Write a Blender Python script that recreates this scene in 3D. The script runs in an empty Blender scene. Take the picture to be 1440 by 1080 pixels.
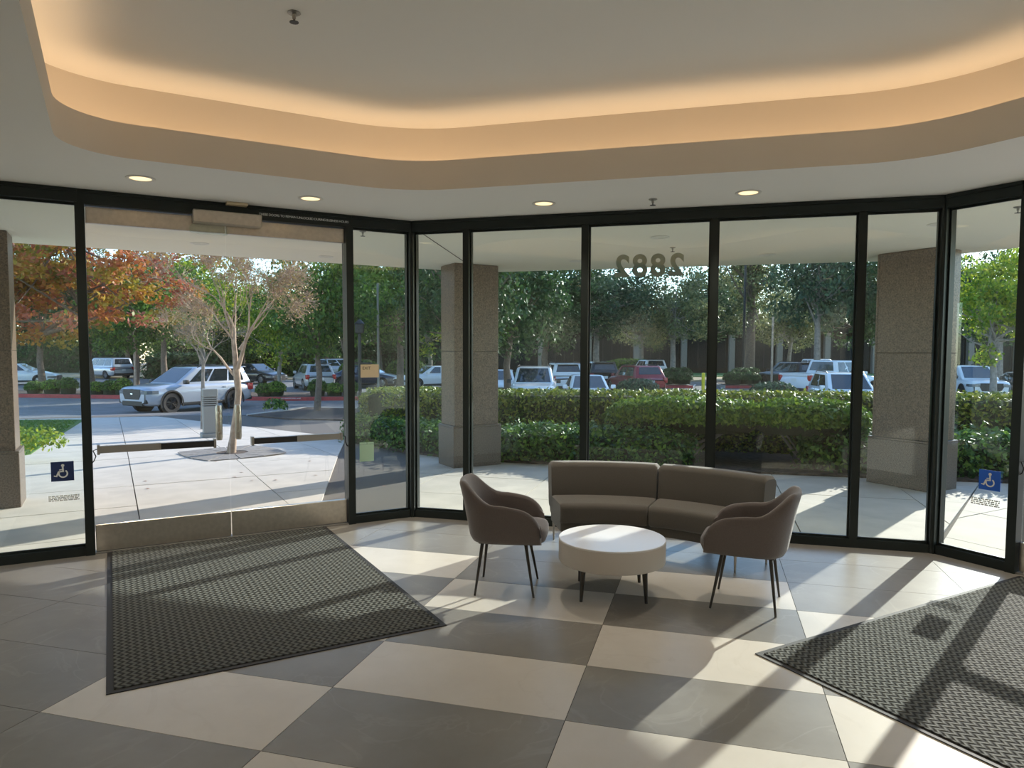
import bpy, bmesh, math, random
import numpy as np
from mathutils import Vector, Matrix

SC = bpy.context.scene
COL = SC.collection
# ------------------------------------------------------------------ camera
FPX, PITCH, ROLL, CAMH, CY = 1000.755, 0.06075, 0.00295, 1.74313, 554.272   # image taken as 1440 x 1080
cam = bpy.data.cameras.new('camera'); camo = bpy.data.objects.new('camera', cam); COL.objects.link(camo)
cam.sensor_fit = 'HORIZONTAL'; cam.sensor_width = 36.0; cam.lens = FPX / 1440 * 36.0
cam.shift_y = (CY - 540) / 1440; cam.clip_start = 0.05; cam.clip_end = 500
camo.matrix_world = Matrix.Translation((0, 0, CAMH)) @ Matrix.Rotation(math.pi/2 - PITCH, 4, 'X') @ Matrix.Rotation(ROLL, 4, 'Z')
SC.camera = camo
# ------------------------------------------------------------------ sky, sun, exposure
SUN_EL, SUN_AZ = math.radians(20.5), math.radians(47.5)
world = bpy.data.worlds.new('world'); SC.world = world; world.use_nodes = True
wn = world.node_tree.nodes; wl = world.node_tree.links
bg = wn['Background']; sky = wn.new('ShaderNodeTexSky'); sky.sky_type = 'NISHITA'; sky.sun_disc = False
sky.sun_elevation = SUN_EL; sky.sun_rotation = math.pi/2 - SUN_AZ; sky.air_density = 1.0; sky.dust_density = 0.2; sky.ozone_density = 3.0
wl.new(sky.outputs[0], bg.inputs[0]); bg.inputs[1].default_value = 0.36
sunl = bpy.data.lights.new('sun', 'SUN'); sunl.energy = 6.5; sunl.angle = math.radians(0.55); sunl.color = (1.0, 0.945, 0.86)
suno = bpy.data.objects.new('sun', sunl); COL.objects.link(suno)
sdir = Vector((math.cos(SUN_AZ)*math.cos(SUN_EL), math.sin(SUN_AZ)*math.cos(SUN_EL), math.sin(SUN_EL)))
suno.rotation_euler = sdir.to_track_quat('Z', 'Y').to_euler(); suno.location = sdir * 60
SC.view_settings.view_transform = 'Standard'; SC.view_settings.look = 'None'
SC.view_settings.exposure = 0.45; SC.view_settings.gamma = 1.0; SC.view_settings.use_curve_mapping = False

# ------------------------------------------------------------------ plan geometry
YAW = -0.27064
def D(a): return Vector((math.cos(YAW + a), math.sin(YAW + a)))
Q45 = math.pi/4
C1 = Vector((-1.0465, 7.4542)); LC = 4.917; C2 = C1 + LC*D(0)
LS = 3.64                                    # length of each entrance facet
K0 = C1 - LS*D(Q45); K3 = C2 + LS*D(-Q45)
W1 = K0 + 3.5*D(-Q45); E1 = K3 - 3.5*D(Q45)
W2 = W1 - 2.0*D(Q45); E2 = E1 + 2.0*D(-Q45)
QP = Vector((-1.46, -3.25))
CEIL = 3.064; CEIL2 = 3.65
GO = Vector((0.2547, 3.2632)); TA = 0.6125; TB = 1.225   # floor tile lattice
def gz(x, y): return -0.04*min(max(y - 12.0, 0.0), 16.0)  # the ground falls away from the building
def px(x, Y):                                            # world X of image column x at depth Y
    return (x - 720)/FPX*Y
def pz(y, Y):                                            # world z of image row y at depth Y
    return CAMH - (y - 493.4)/FPX*Y

# ------------------------------------------------------------------ materials
MATS = {}
def nodes(name):
    m = bpy.data.materials.new(name); m.use_nodes = True; MATS[name] = m
    return m, m.node_tree.nodes, m.node_tree.links, m.node_tree.nodes['Principled BSDF']
def mat(name, col, rough=0.5, metal=0.0, noise=0.0, nscale=8.0, bump=0.0, bscale=60.0, coat=0.0, spec=0.5, emit=None, estr=0.0, sheen=0.0):
    m, n, l, b = nodes(name)
    b.inputs['Base Color'].default_value = (*col, 1); b.inputs['Roughness'].default_value = rough
    b.inputs['Metallic'].default_value = metal; b.inputs['Specular IOR Level'].default_value = spec
    b.inputs['Coat Weight'].default_value = coat; b.inputs['Sheen Weight'].default_value = sheen
    if emit: b.inputs['Emission Color'].default_value = (*emit, 1); b.inputs['Emission Strength'].default_value = estr
    tc = None
    if noise or bump: tc = n.new('ShaderNodeTexCoord')
    if noise:
        t = n.new('ShaderNodeTexNoise'); t.inputs['Scale'].default_value = nscale; t.inputs['Detail'].default_value = 6
        r = n.new('ShaderNodeValToRGB'); r.color_ramp.elements[0].position = 0.3; r.color_ramp.elements[1].position = 0.7
        r.color_ramp.elements[0].color = (*[c*(1-noise) for c in col], 1); r.color_ramp.elements[1].color = (*[min(1, c*(1+noise)) for c in col], 1)
        l.new(tc.outputs['Object'], t.inputs['Vector']); l.new(t.outputs[0], r.inputs[0]); l.new(r.outputs[0], b.inputs['Base Color'])
    if bump:
        t = n.new('ShaderNodeTexNoise'); t.inputs['Scale'].default_value = bscale; t.inputs['Detail'].default_value = 4
        u = n.new('ShaderNodeBump'); u.inputs['Strength'].default_value = bump; u.inputs['Distance'].default_value = 0.01
        l.new(tc.outputs['Object'], t.inputs['Vector']); l.new(t.outputs[0], u.inputs['Height']); l.new(u.outputs[0], b.inputs['Normal'])
    return m
def tile_mat(name, c0, c1, vein):
    m, n, l, b = nodes(name)
    tc = n.new('ShaderNodeTexCoord'); oi = n.new('ShaderNodeObjectInfo'); ad = n.new('ShaderNodeVectorMath'); ad.operation = 'ADD'
    mu = n.new('ShaderNodeVectorMath'); mu.operation = 'SCALE'; mu.inputs['Scale'].default_value = 37.0
    cb = n.new('ShaderNodeCombineXYZ'); l.new(oi.outputs['Random'], cb.inputs[0]); l.new(oi.outputs['Random'], cb.inputs[1])
    l.new(cb.outputs[0], mu.inputs[0]); l.new(tc.outputs['Object'], ad.inputs[0]); l.new(mu.outputs[0], ad.inputs[1])
    t = n.new('ShaderNodeTexNoise'); t.inputs['Scale'].default_value = 2.2; t.inputs['Detail'].default_value = 9; t.inputs['Roughness'].default_value = 0.65
    l.new(ad.outputs[0], t.inputs['Vector'])
    r = n.new('ShaderNodeValToRGB'); r.color_ramp.elements[0].position = 0.3; r.color_ramp.elements[1].position = 0.75
    r.color_ramp.elements[0].color = (*c0, 1); r.color_ramp.elements[1].color = (*c1, 1); l.new(t.outputs[0], r.inputs[0])
    v = n.new('ShaderNodeTexNoise'); v.inputs['Scale'].default_value = 1.4; v.inputs['Detail'].default_value = 5; v.inputs['Distortion'].default_value = 1.2
    l.new(ad.outputs[0], v.inputs['Vector'])
    vr = n.new('ShaderNodeValToRGB'); e = vr.color_ramp.elements; e[0].position = 0.485; e[0].color = (0, 0, 0, 1); e[1].position = 0.50; e[1].color = (1, 1, 1, 1)
    e2 = vr.color_ramp.elements.new(0.515); e2.color = (0, 0, 0, 1); l.new(v.outputs[0], vr.inputs[0])
    v2 = n.new('ShaderNodeTexNoise'); v2.inputs['Scale'].default_value = 3.0; l.new(ad.outputs[0], v2.inputs['Vector'])
    vm = n.new('ShaderNodeMath'); vm.operation = 'MULTIPLY'; l.new(vr.outputs[0], vm.inputs[0]); l.new(v2.outputs[0], vm.inputs[1])
    vm2 = n.new('ShaderNodeMath'); vm2.operation = 'MULTIPLY'; vm2.inputs[1].default_value = 0.30; l.new(vm.outputs[0], vm2.inputs[0])
    mx = n.new('ShaderNodeMix'); mx.data_type = 'RGBA'; l.new(vm2.outputs[0], mx.inputs['Factor']); l.new(r.outputs[0], mx.inputs['A']); mx.inputs['B'].default_value = (*vein, 1)
    l.new(mx.outputs['Result'], b.inputs['Base Color'])
    b.inputs['Roughness'].default_value = 0.36; b.inputs['Specular IOR Level'].default_value = 0.5
    return m
def leaf_mat(name, stops, trans=0.35):
    m, n, l, b = nodes(name)
    at = n.new('ShaderNodeAttribute'); at.attribute_name = 'rnd'
    r = n.new('ShaderNodeValToRGB'); els = r.color_ramp.elements
    els[0].position = stops[0][0]; els[0].color = (*stops[0][1], 1); els[1].position = stops[-1][0]; els[1].color = (*stops[-1][1], 1)
    for p, c in stops[1:-1]: e = els.new(p); e.color = (*c, 1)
    l.new(at.outputs['Fac'], r.inputs[0]); l.new(r.outputs[0], b.inputs['Base Color'])
    b.inputs['Roughness'].default_value = 0.5; b.inputs['Specular IOR Level'].default_value = 0.35
    tr = n.new('ShaderNodeBsdfTranslucent'); l.new(r.outputs[0], tr.inputs['Color'])
    mx = n.new('ShaderNodeMixShader'); mx.inputs[0].default_value = trans
    out = n['Material Output']; l.new(b.outputs[0], mx.inputs[1]); l.new(tr.outputs[0], mx.inputs[2]); l.new(mx.outputs[0], out.inputs['Surface'])
    return m
def glass_mat(name, tint, refl=0.045):
    m, n, l, b = nodes(name); n.remove(b)
    lw = n.new('ShaderNodeLayerWeight'); lw.inputs['Blend'].default_value = 0.5
    pw = n.new('ShaderNodeMath'); pw.operation = 'POWER'; pw.inputs[1].default_value = 5.0; l.new(lw.outputs['Facing'], pw.inputs[0])
    ma = n.new('ShaderNodeMath'); ma.operation = 'MULTIPLY_ADD'; ma.inputs[1].default_value = 1 - refl; ma.inputs[2].default_value = refl; l.new(pw.outputs[0], ma.inputs[0])
    t = n.new('ShaderNodeBsdfTransparent'); t.inputs['Color'].default_value = (*tint, 1)
    g = n.new('ShaderNodeBsdfGlossy'); g.inputs['Roughness'].default_value = 0.0; g.inputs['Color'].default_value = (0.95, 1, 0.98, 1)
    mx = n.new('ShaderNodeMixShader'); l.new(ma.outputs[0], mx.inputs[0]); l.new(t.outputs[0], mx.inputs[1]); l.new(g.outputs[0], mx.inputs[2])
    l.new(mx.outputs[0], n['Material Output'].inputs['Surface'])
    return m
def mat_mat(name):
    m, n, l, b = nodes(name)
    tc = n.new('ShaderNodeTexCoord'); sp = n.new('ShaderNodeSeparateXYZ'); l.new(tc.outputs['Object'], sp.inputs[0])
    def M(op, a, bb=None, c=None):
        q = n.new('ShaderNodeMath'); q.operation = op
        for i, v in enumerate((a, bb, c)):
            if v is None: continue
            if isinstance(v, (int, float)): q.inputs[i].default_value = v
            else: l.new(v, q.inputs[i])
        return q.outputs[0]
    # rows of raised waves: height = sin(y*k + amp*sin(x*k2))
    sx = M('MULTIPLY', M('SINE', M('MULTIPLY', sp.outputs[1], 2*math.pi/0.055)), 1.7)
    ph = M('ADD', M('MULTIPLY', sp.outputs[0], 2*math.pi/0.040), sx)
    h = M('MULTIPLY_ADD', M('SINE', ph), 0.5, 0.5)
    t = n.new('ShaderNodeTexNoise'); t.inputs['Scale'].default_value = 260; l.new(tc.outputs['Object'], t.inputs['Vector'])
    hh = M('MULTIPLY_ADD', t.outputs[0], 0.35, h)
    r = n.new('ShaderNodeValToRGB'); r.color_ramp.elements[0].color = (0.018, 0.019, 0.019, 1); r.color_ramp.elements[1].color = (0.135, 0.140, 0.130, 1); l.new(hh, r.inputs[0])
    l.new(r.outputs[0], b.inputs['Base Color']); b.inputs['Roughness'].default_value = 0.8; b.inputs['Specular IOR Level'].default_value = 0.04
    b.inputs['Sheen Weight'].default_value = 0.0
    u = n.new('ShaderNodeBump'); u.inputs['Strength'].default_value = 1.0; u.inputs['Distance'].default_value = 0.007; l.new(hh, u.inputs['Height']); l.new(u.outputs[0], b.inputs['Normal'])
    return m

M_LT = tile_mat('light_tile', (0.56, 0.52, 0.46), (0.64, 0.60, 0.54), (0.45, 0.40, 0.33))
M_DT = tile_mat('dark_tile', (0.185, 0.17, 0.15), (0.25, 0.235, 0.21), (0.42, 0.40, 0.37))
M_GROUT = mat('grout', (0.05, 0.045, 0.04), 0.9)
M_CEIL = mat('ceiling_paint', (0.84, 0.83, 0.80), 0.9, bump=0.05, bscale=40)
M_COVE = mat('cove_paint', (0.72, 0.66, 0.58), 0.9)
M_WALL = mat('wall_paint', (0.78, 0.75, 0.70), 0.85)
M_FRAME = mat('dark_anodized_frame', (0.012, 0.018, 0.017), 0.38, 0.3)
M_GLASS = glass_mat('clear_glass', (0.93, 0.965, 0.95))
M_DGLASS = glass_mat('door_glass', (0.975, 0.98, 0.975), 0.035)
M_STEEL = mat('brushed_steel', (0.58, 0.54, 0.48), 0.30, 0.9, noise=0.08, nscale=30)
M_ALU = mat('aluminium', (0.36, 0.35, 0.33), 0.4, 0.8)
M_BLACK = mat('black_plastic', (0.015, 0.015, 0.016), 0.45)
M_RUB = mat('black_rubber', (0.018, 0.018, 0.02), 0.7)
M_MAT = mat_mat('mat_pile')
M_TAN = mat('tan_plate', (0.62, 0.51, 0.34), 0.6)
M_WHITEP = mat('white_print', (0.82, 0.83, 0.82), 0.6)
M_NAVY = mat('navy_sticker', (0.012, 0.03, 0.12), 0.4)
M_BLUE = mat('blue_sticker', (0.015, 0.12, 0.62), 0.4)
M_GREENST = mat('green_sticker', (0.42, 0.62, 0.46), 0.6)
M_NUM = leaf_mat('number_vinyl', [(0, (0.40, 0.45, 0.40)), (1, (0.40, 0.45, 0.40))], 0.5)
M_SOFA = mat('sofa_fabric', (0.108, 0.098, 0.085), 0.95, noise=0.12, nscale=220, bump=0.15, bscale=500, sheen=0.2)
M_CHAIR = mat('chair_fabric', (0.150, 0.128, 0.122), 0.95, noise=0.10, nscale=180, bump=0.15, bscale=500, sheen=0.3)
M_LEG = mat('dark_metal_leg', (0.06, 0.055, 0.05), 0.4, 0.6)
M_SLEG = mat('satin_metal_leg', (0.40, 0.38, 0.35), 0.35, 0.8)
M_TOP = mat('white_laminate', (0.74, 0.73, 0.73), 0.28)
M_DRUM = mat('drum_side', (0.62, 0.58, 0.54), 0.55)
M_TRIM = mat('white_trim', (0.75, 0.73, 0.68), 0.5)
M_LAMP = mat('lamp_lens', (0.9, 0.8, 0.6), 0.5, emit=(1.0, 0.72, 0.38), estr=1.05)
M_LED = mat('led_strip', (0.9, 0.8, 0.6), 0.5, emit=(1.0, 0.70, 0.42), estr=2.6)
M_OLENS = mat('frosted_lens', (0.72, 0.70, 0.62), 0.5)
# outside
M_GRAN = mat('granite_panel', (0.150, 0.104, 0.074), 0.32, noise=0.7, nscale=70)
M_GRAND = mat('granite_plinth', (0.135, 0.100, 0.076), 0.35, noise=0.65, nscale=70)
M_SOFFIT = mat('soffit_plaster', (0.82, 0.79, 0.69), 0.95, bump=0.08, bscale=30)
M_CONC = mat('concrete', (0.56, 0.51, 0.445), 0.85, noise=0.09, nscale=2.5, bump=0.1, bscale=80)
M_JOINT = mat('joint_filler', (0.12, 0.105, 0.09), 0.95)
M_ASPH = mat('asphalt', (0.17, 0.17, 0.172), 0.85, noise=0.18, nscale=1.3, bump=0.2, bscale=120)
M_SOIL = mat('bark_mulch', (0.085, 0.06, 0.045), 0.95, noise=0.5, nscale=14, bump=0.8, bscale=40)
M_DRY = mat('dry_grass', (0.46, 0.36, 0.22), 0.95, noise=0.25, nscale=3)
L_GRASS = leaf_mat('grass_blade', [(0, (0.05, 0.13, 0.015)), (1, (0.15, 0.27, 0.03))], 0.3)
M_LAWN = mat('lawn', (0.075, 0.16, 0.025), 0.9, noise=0.4, nscale=9, bump=0.8, bscale=90)
M_RED = mat('red_curb_paint', (0.42, 0.055, 0.05), 0.7, noise=0.2, nscale=5)
M_CURB = mat('curb_concrete', (0.5, 0.47, 0.42), 0.9)
M_BARK = mat('bark', (0.16, 0.12, 0.09), 0.95, noise=0.35, nscale=12, bump=0.5, bscale=40)
M_PALE = mat('pale_bark', (0.40, 0.30, 0.22), 0.85, noise=0.3, nscale=9)
M_GREYB = mat('grey_bark', (0.26, 0.23, 0.20), 0.9, noise=0.3, nscale=9)
M_POST = mat('post_paint', (0.30, 0.28, 0.24), 0.6)
M_BOLL = mat('bollard_metal', (0.27, 0.265, 0.24), 0.55)
M_YEL = mat('yellow_paint', (0.75, 0.62, 0.03), 0.6)
M_PAVER = mat('grate_stone', (0.24, 0.22, 0.20), 0.9, noise=0.2, nscale=20)
M_BLDG = mat('brown_building', (0.030, 0.024, 0.019), 0.9, spec=0.1)
M_BPIER = mat('building_pier', (0.24, 0.21, 0.17), 0.8)
M_BGLASS = mat('building_glass', (0.012, 0.014, 0.016), 0.5, spec=0.12)
M_TYRE = mat('tyre', (0.015, 0.015, 0.016), 0.8)
M_RIM = mat('alloy_rim', (0.30, 0.30, 0.31), 0.3, 0.9)
M_DRIM = mat('dark_rim', (0.03, 0.03, 0.032), 0.35, 0.6)
M_CGLASS = mat('car_glass', (0.02, 0.026, 0.032), 0.05, spec=0.9, coat=0.5)
M_HEADL = mat('headlight', (0.22, 0.25, 0.27), 0.15, 0.5, coat=0.8)
M_TAILL = mat('taillight', (0.45, 0.02, 0.02), 0.2, coat=0.6)
M_CHROME = mat('chrome', (0.7, 0.7, 0.7), 0.12, 1.0)
M_PLATE = mat('licence_plate', (0.75, 0.75, 0.72), 0.5)
PAINT = {k: mat('paint_'+k, c, 0.28, mt, coat=0.7) for k, (c, mt) in {
    'white': ((0.74, 0.76, 0.78), 0.0), 'silver': ((0.50, 0.52, 0.54), 0.45), 'pearl': ((0.44, 0.48, 0.54), 0.3),
    'black': ((0.014, 0.015, 0.018), 0.1), 'navy': ((0.02, 0.035, 0.07), 0.2), 'red': ((0.26, 0.012, 0.02), 0.2), 'grey': ((0.12, 0.125, 0.13), 0.3)}.items()}
L_GREEN = leaf_mat('leaf_green', [(0, (0.035, 0.085, 0.015)), (0.5, (0.075, 0.16, 0.025)), (1, (0.17, 0.27, 0.04))])
L_DARK = leaf_mat('leaf_dark', [(0, (0.022, 0.055, 0.018)), (0.6, (0.045, 0.10, 0.03)), (1, (0.09, 0.15, 0.05))], 0.3)
L_BLUE = leaf_mat('leaf_bluegreen', [(0, (0.035, 0.07, 0.04)), (0.6, (0.07, 0.125, 0.065)), (1, (0.13, 0.19, 0.09))], 0.3)
L_YELG = leaf_mat('leaf_yellowgreen', [(0, (0.09, 0.17, 0.02)), (0.5, (0.20, 0.31, 0.03)), (1, (0.42, 0.42, 0.05))], 0.45)
L_OLIVE = leaf_mat('leaf_olive', [(0, (0.09, 0.12, 0.05)), (0.5, (0.16, 0.19, 0.08)), (1, (0.30, 0.29, 0.13))], 0.35)
L_AUT = leaf_mat('leaf_autumn', [(0, (0.11, 0.13, 0.02)), (0.22, (0.26, 0.23, 0.03)), (0.40, (0.40, 0.25, 0.035)), (0.60, (0.44, 0.17, 0.045)), (0.80, (0.42, 0.12, 0.07)), (0.9, (0.40, 0.13, 0.10)), (1, (0.20, 0.26, 0.04))], 0.4)
L_HEDGE = leaf_mat('leaf_hedge', [(0, (0.05, 0.085, 0.012)), (0.5, (0.12, 0.18, 0.02)), (1, (0.32, 0.33, 0.05))], 0.3)
L_SHRUB = leaf_mat('leaf_shrub', [(0, (0.045, 0.10, 0.012)), (0.5, (0.11, 0.22, 0.02)), (1, (0.28, 0.38, 0.05))], 0.3)
L_COVER = leaf_mat('leaf_cover', [(0, (0.03, 0.08, 0.02)), (0.5, (0.06, 0.15, 0.03)), (1, (0.20, 0.33, 0.05))], 0.3)
L_TWIG = leaf_mat('leaf_twig', [(0, (0.30, 0.20, 0.13)), (0.5, (0.36, 0.30, 0.10)), (1, (0.40, 0.22, 0.18))], 0.3)
L_FALL = leaf_mat('leaf_fallen', [(0, (0.30, 0.12, 0.04)), (1, (0.20, 0.07, 0.03))], 0.1)

# ------------------------------------------------------------------ helpers
def tag(o, label=None, cat=None, group=None, kind=None):
    if label: o['label'] = label
    if cat: o['category'] = cat
    if group: o['group'] = group
    if kind: o['kind'] = kind
    return o
def empty(name, loc=(0, 0, 0), rz=0.0, parent=None):
    o = bpy.data.objects.new(name, None); COL.objects.link(o); o.empty_display_size = 0.1
    o.location = loc; o.rotation_euler = (0, 0, rz); o.parent = parent
    return o
def thing(name, label, cat, loc=(0, 0, 0), rz=0.0, group=None):
    return tag(empty(name, loc, rz), label, cat, group)
def link(name, me, parent=None, loc=(0, 0, 0), rot=(0, 0, 0)):
    o = bpy.data.objects.new(name, me); COL.objects.link(o); o.parent = parent; o.location = loc; o.rotation_euler = rot
    return o
class MB:
    """collects shapes into one mesh"""
    def __init__(s): s.v = []; s.f = []; s.m = []; s.cm = 0
    def add(s, vs, fs):
        k = len(s.v); s.v += [tuple(p) for p in vs]; s.f += [tuple(i + k for i in f) for f in fs]; s.m += [s.cm]*len(fs); return s
    def mat(s, i): s.cm = i; return s
    def box(s, x0, x1, y0, y1, z0, z1):
        return s.add([(x0,y0,z0),(x1,y0,z0),(x1,y1,z0),(x0,y1,z0),(x0,y0,z1),(x1,y0,z1),(x1,y1,z1),(x0,y1,z1)],
                     [(0,3,2,1),(4,5,6,7),(0,1,5,4),(1,2,6,5),(2,3,7,6),(3,0,4,7)])
    def prism(s, pts, z0, z1):
        n = len(pts); a = sum(pts[i][0]*pts[(i+1) % n][1]-pts[(i+1) % n][0]*pts[i][1] for i in range(n))
        if a < 0: pts = list(pts)[::-1]
        zf0 = z0 if callable(z0) else (lambda x, y: z0); zf1 = z1 if callable(z1) else (lambda x, y: z1)
        return s.add([(p[0], p[1], zf0(p[0], p[1])) for p in pts] + [(p[0], p[1], zf1(p[0], p[1])) for p in pts],
                     [tuple(range(n))[::-1], tuple(range(n, 2*n))] + [(i, (i+1) % n, n+(i+1) % n, n+i) for i in range(n)])
    def tube(s, pts, rad, sides=8, caps=True):
        pts = [Vector(p) for p in pts]; n = len(pts)
        if not isinstance(rad, (list, tuple)): rad = [rad]*n
        vs = []; fs = []; ref = None
        for i, p in enumerate(pts):
            d = (pts[min(i+1, n-1)] - pts[max(i-1, 0)]).normalized()
            if ref is None: ref = Vector((0, 0, 1)) if abs(d.z) < 0.9 else Vector((1, 0, 0))
            u = (ref - d*ref.dot(d)); u = u.normalized() if u.length > 1e-6 else d.orthogonal().normalized(); w = d.cross(u); ref = u
            for k in range(sides):
                a = 2*math.pi*k/sides; vs.append(p + (u*math.cos(a) + w*math.sin(a))*rad[i])
        for i in range(n-1):
            for k in range(sides):
                a = i*sides + k; b = i*sides + (k+1) % sides; fs.append((a, b, b+sides, a+sides))
        if caps: fs.append(tuple(range(sides))[::-1]); fs.append(tuple(range((n-1)*sides, n*sides)))
        return s.add(vs, fs)
    def lathe(s, prof, sides=32, cx=0, cy=0, caps=True):
        vs = []; fs = []; n = len(prof)
        for r, z in prof:
            for k in range(sides):
                a = 2*math.pi*k/sides; vs.append((cx + r*math.cos(a), cy + r*math.sin(a), z))
        for i in range(n-1):
            for k in range(sides):
                a = i*sides+k; b = i*sides+(k+1) % sides; fs.append((a, b, b+sides, a+sides))
        if caps: fs.append(tuple(range(sides))[::-1]); fs.append(tuple(range((n-1)*sides, n*sides)))
        return s.add(vs, fs)
    def grid(s, rows, closed=False):
        n = len(rows); m = len(rows[0]); vs = [p for r in rows for p in r]; fs = []
        for i in range(n-1):
            for k in range(m if closed else m-1):
                a = i*m+k; b = i*m+(k+1) % m; fs.append((a, b, b+m, a+m))
        return s.add(vs, fs)
    def mesh(s, name, mats, smooth=None):
        me = bpy.data.meshes.new(name); me.from_pydata(s.v, [], s.f)
        for m in (mats if isinstance(mats, (list, tuple)) else [mats]): me.materials.append(m)
        me.polygons.foreach_set('material_index', s.m)
        if smooth is not None:
            bm = bmesh.new(); bm.from_mesh(me)
            bmesh.ops.recalc_face_normals(bm, faces=bm.faces)
            for f in bm.faces: f.smooth = True
            for e in bm.edges:
                if len(e.link_faces) == 2 and e.calc_face_angle(0) > math.radians(smooth): e.smooth = False
            bm.to_mesh(me); bm.free()
        me.update(); return me
    def build(s, name, mats, parent=None, smooth=None, loc=(0, 0, 0), rot=(0, 0, 0)):
        return link(name, s.mesh(name, mats, smooth), parent, loc, rot)
def bevel_box(x0, x1, y0, y1, z0, z1, r, seg=3):
    bm = bmesh.new(); bmesh.ops.create_cube(bm, size=1.0)
    for v in bm.verts: v.co = Vector(((x0+x1)/2 + v.co.x*(x1-x0), (y0+y1)/2 + v.co.y*(y1-y0), (z0+z1)/2 + v.co.z*(z1-z0)))
    bmesh.ops.bevel(bm, geom=bm.edges[:], offset=r, segments=seg, profile=0.5, affect='EDGES')
    mb = MB(); bm.verts.index_update(); mb.add([v.co[:] for v in bm.verts], [[v.index for v in f.verts] for f in bm.faces]); bm.free()
    return mb
def clip_poly(poly, p, nrm):
    """keep the side of the line through p where (q-p).nrm >= 0"""
    out = []; n = len(poly)
    for i in range(n):
        a, b = poly[i], poly[(i+1) % n]; da = (a-p).dot(nrm); db = (b-p).dot(nrm)
        if da >= 0: out.append(a)
        if (da > 0 and db < 0) or (da < 0 and db > 0): out.append(a + (b-a)*(da/(da-db)))
    return out
def clip_convex(poly, region):
    n = len(region); cen = sum(region, Vector((0, 0)))/n
    for i in range(n):
        a, b = region[i], region[(i+1) % n]; d = b-a; nr = Vector((-d.y, d.x))
        if (cen-a).dot(nr) < 0: nr = -nr
        poly = clip_poly(poly, a, nr)
        if len(poly) < 3: return []
    return poly
def area(poly): return abs(sum(poly[i].x*poly[(i+1) % len(poly)].y - poly[(i+1) % len(poly)].x*poly[i].y for i in range(len(poly))))/2
def text_mesh(body, size, mt, extrude=0.0006, cx='CENTER', spacing=1.0, bold=0.0):
    cu = bpy.data.curves.new('text', 'FONT'); cu.body = body; cu.size = size; cu.extrude = extrude; cu.align_x = cx; cu.align_y = 'CENTER'; cu.space_character = spacing; cu.offset = bold
    o = bpy.data.objects.new('text', cu); COL.objects.link(o); dg = bpy.context.evaluated_depsgraph_get()
    me = bpy.data.meshes.new_from_object(o.evaluated_get(dg)); bpy.data.objects.remove(o); me.materials.clear(); me.materials.append(mt)
    return me
ROT_IN = (math.pi/2, 0, 0)              # lettering that faces into the room (local -Y of a facet)
ROT_OUT = (math.pi/2, 0, math.pi)       # lettering that faces the street
# ================================================================== the room
# ---- floor: slab with separate tiles
REG_A = [K0, C1, C2, K3, E1, W1]; REG_B = [E1, E2, QP, W2, W1]
floor = MB().prism([(p.x, p.y) for p in (K0, C1, C2, K3, E1, E2, QP, W2, W1)], -0.12, -0.003).build('floor', M_GROUT)
tag(floor, 'checkered stone tile lobby floor', None, None, 'structure')
XR, YR = D(0), D(math.pi/2)
REG_T = [K0 + 0.30*D(-Q45), C1 - 0.04*YR - 0.02*XR, C2 - 0.04*YR + 0.02*XR, K3 - 0.30*D(Q45), E1, W1]
tcache = {}
for c in range(-7, 8):
    for r in range(-9, 7):
        lt = (c + r) % 2 == 1 and -2 <= c < 2 and r < 4
        o = GO + XR*(c*TB) + YR*(r*TA); g = 0.0018
        full = [o + XR*g + YR*g, o + XR*(TB-g) + YR*g, o + XR*(TB-g) + YR*(TA-g), o + XR*g + YR*(TA-g)]
        q = clip_convex(full, REG_T)
        if len(q) < 3 or area(q) < 0.004: continue
        mt = M_LT if lt else M_DT
        if area(q) > area(full) - 1e-5:
            if lt not in tcache: tcache[lt] = MB().prism([((p-o).dot(XR), (p-o).dot(YR)) for p in full], -0.0025, 0.0).mesh('tile', mt)
            me = tcache[lt]
        else: me = MB().prism([((p-o).dot(XR), (p-o).dot(YR)) for p in q], -0.0025, 0.0).mesh('tile', mt)
        link('tile', me, floor, (o.x, o.y, 0), (0, 0, YAW))
# border courses that follow the two entrance facets
for base, ang, cut in ((K0, YAW+Q45, (C1, D(math.pi/2+math.pi/8))), (C2, YAW-Q45, (C2, D(math.pi/2-math.pi/8)))):
    dx = Vector((math.cos(ang), math.sin(ang))); dn = Vector((dx.y, -dx.x))
    for k in range(3):
        a0 = k*LS/3 + 0.0015; a1 = (k+1)*LS/3 - 0.0015
        MB().prism([(a0, -0.298), (a1, -0.298), (a1, -0.005), (a0, -0.005)], -0.0025, -0.0002).build('tile', M_DT, floor, None, (base.x, base.y, 0), (0, 0, ang))
MB().prism([(p.x, p.y) for p in REG_B], -0.0028, -0.0003).build('rear_paving', M_DT, floor)

# ---- walls behind and beside the camera
def wall(name, a, b, z0=0.0, z1=3.75, t=0.15, mt=M_WALL):
    d = (b-a); L = d.length; ang = math.atan2(d.y, d.x)
    o = MB().box(0, L, 0, t, z0, z1).build(name, mt, None, None, (a.x, a.y, 0), (0, 0, ang)); o['kind'] = 'structure'; return o
for nm, a, b in (('wall_left', W1, K0), ('wall_left_return', W2, W1), ('wall_back_left', QP, W2), ('wall_back_right', E2, QP), ('wall_right_return', E1, E2), ('wall_right', K3, E1)):
    wall(nm, a, b)
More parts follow.
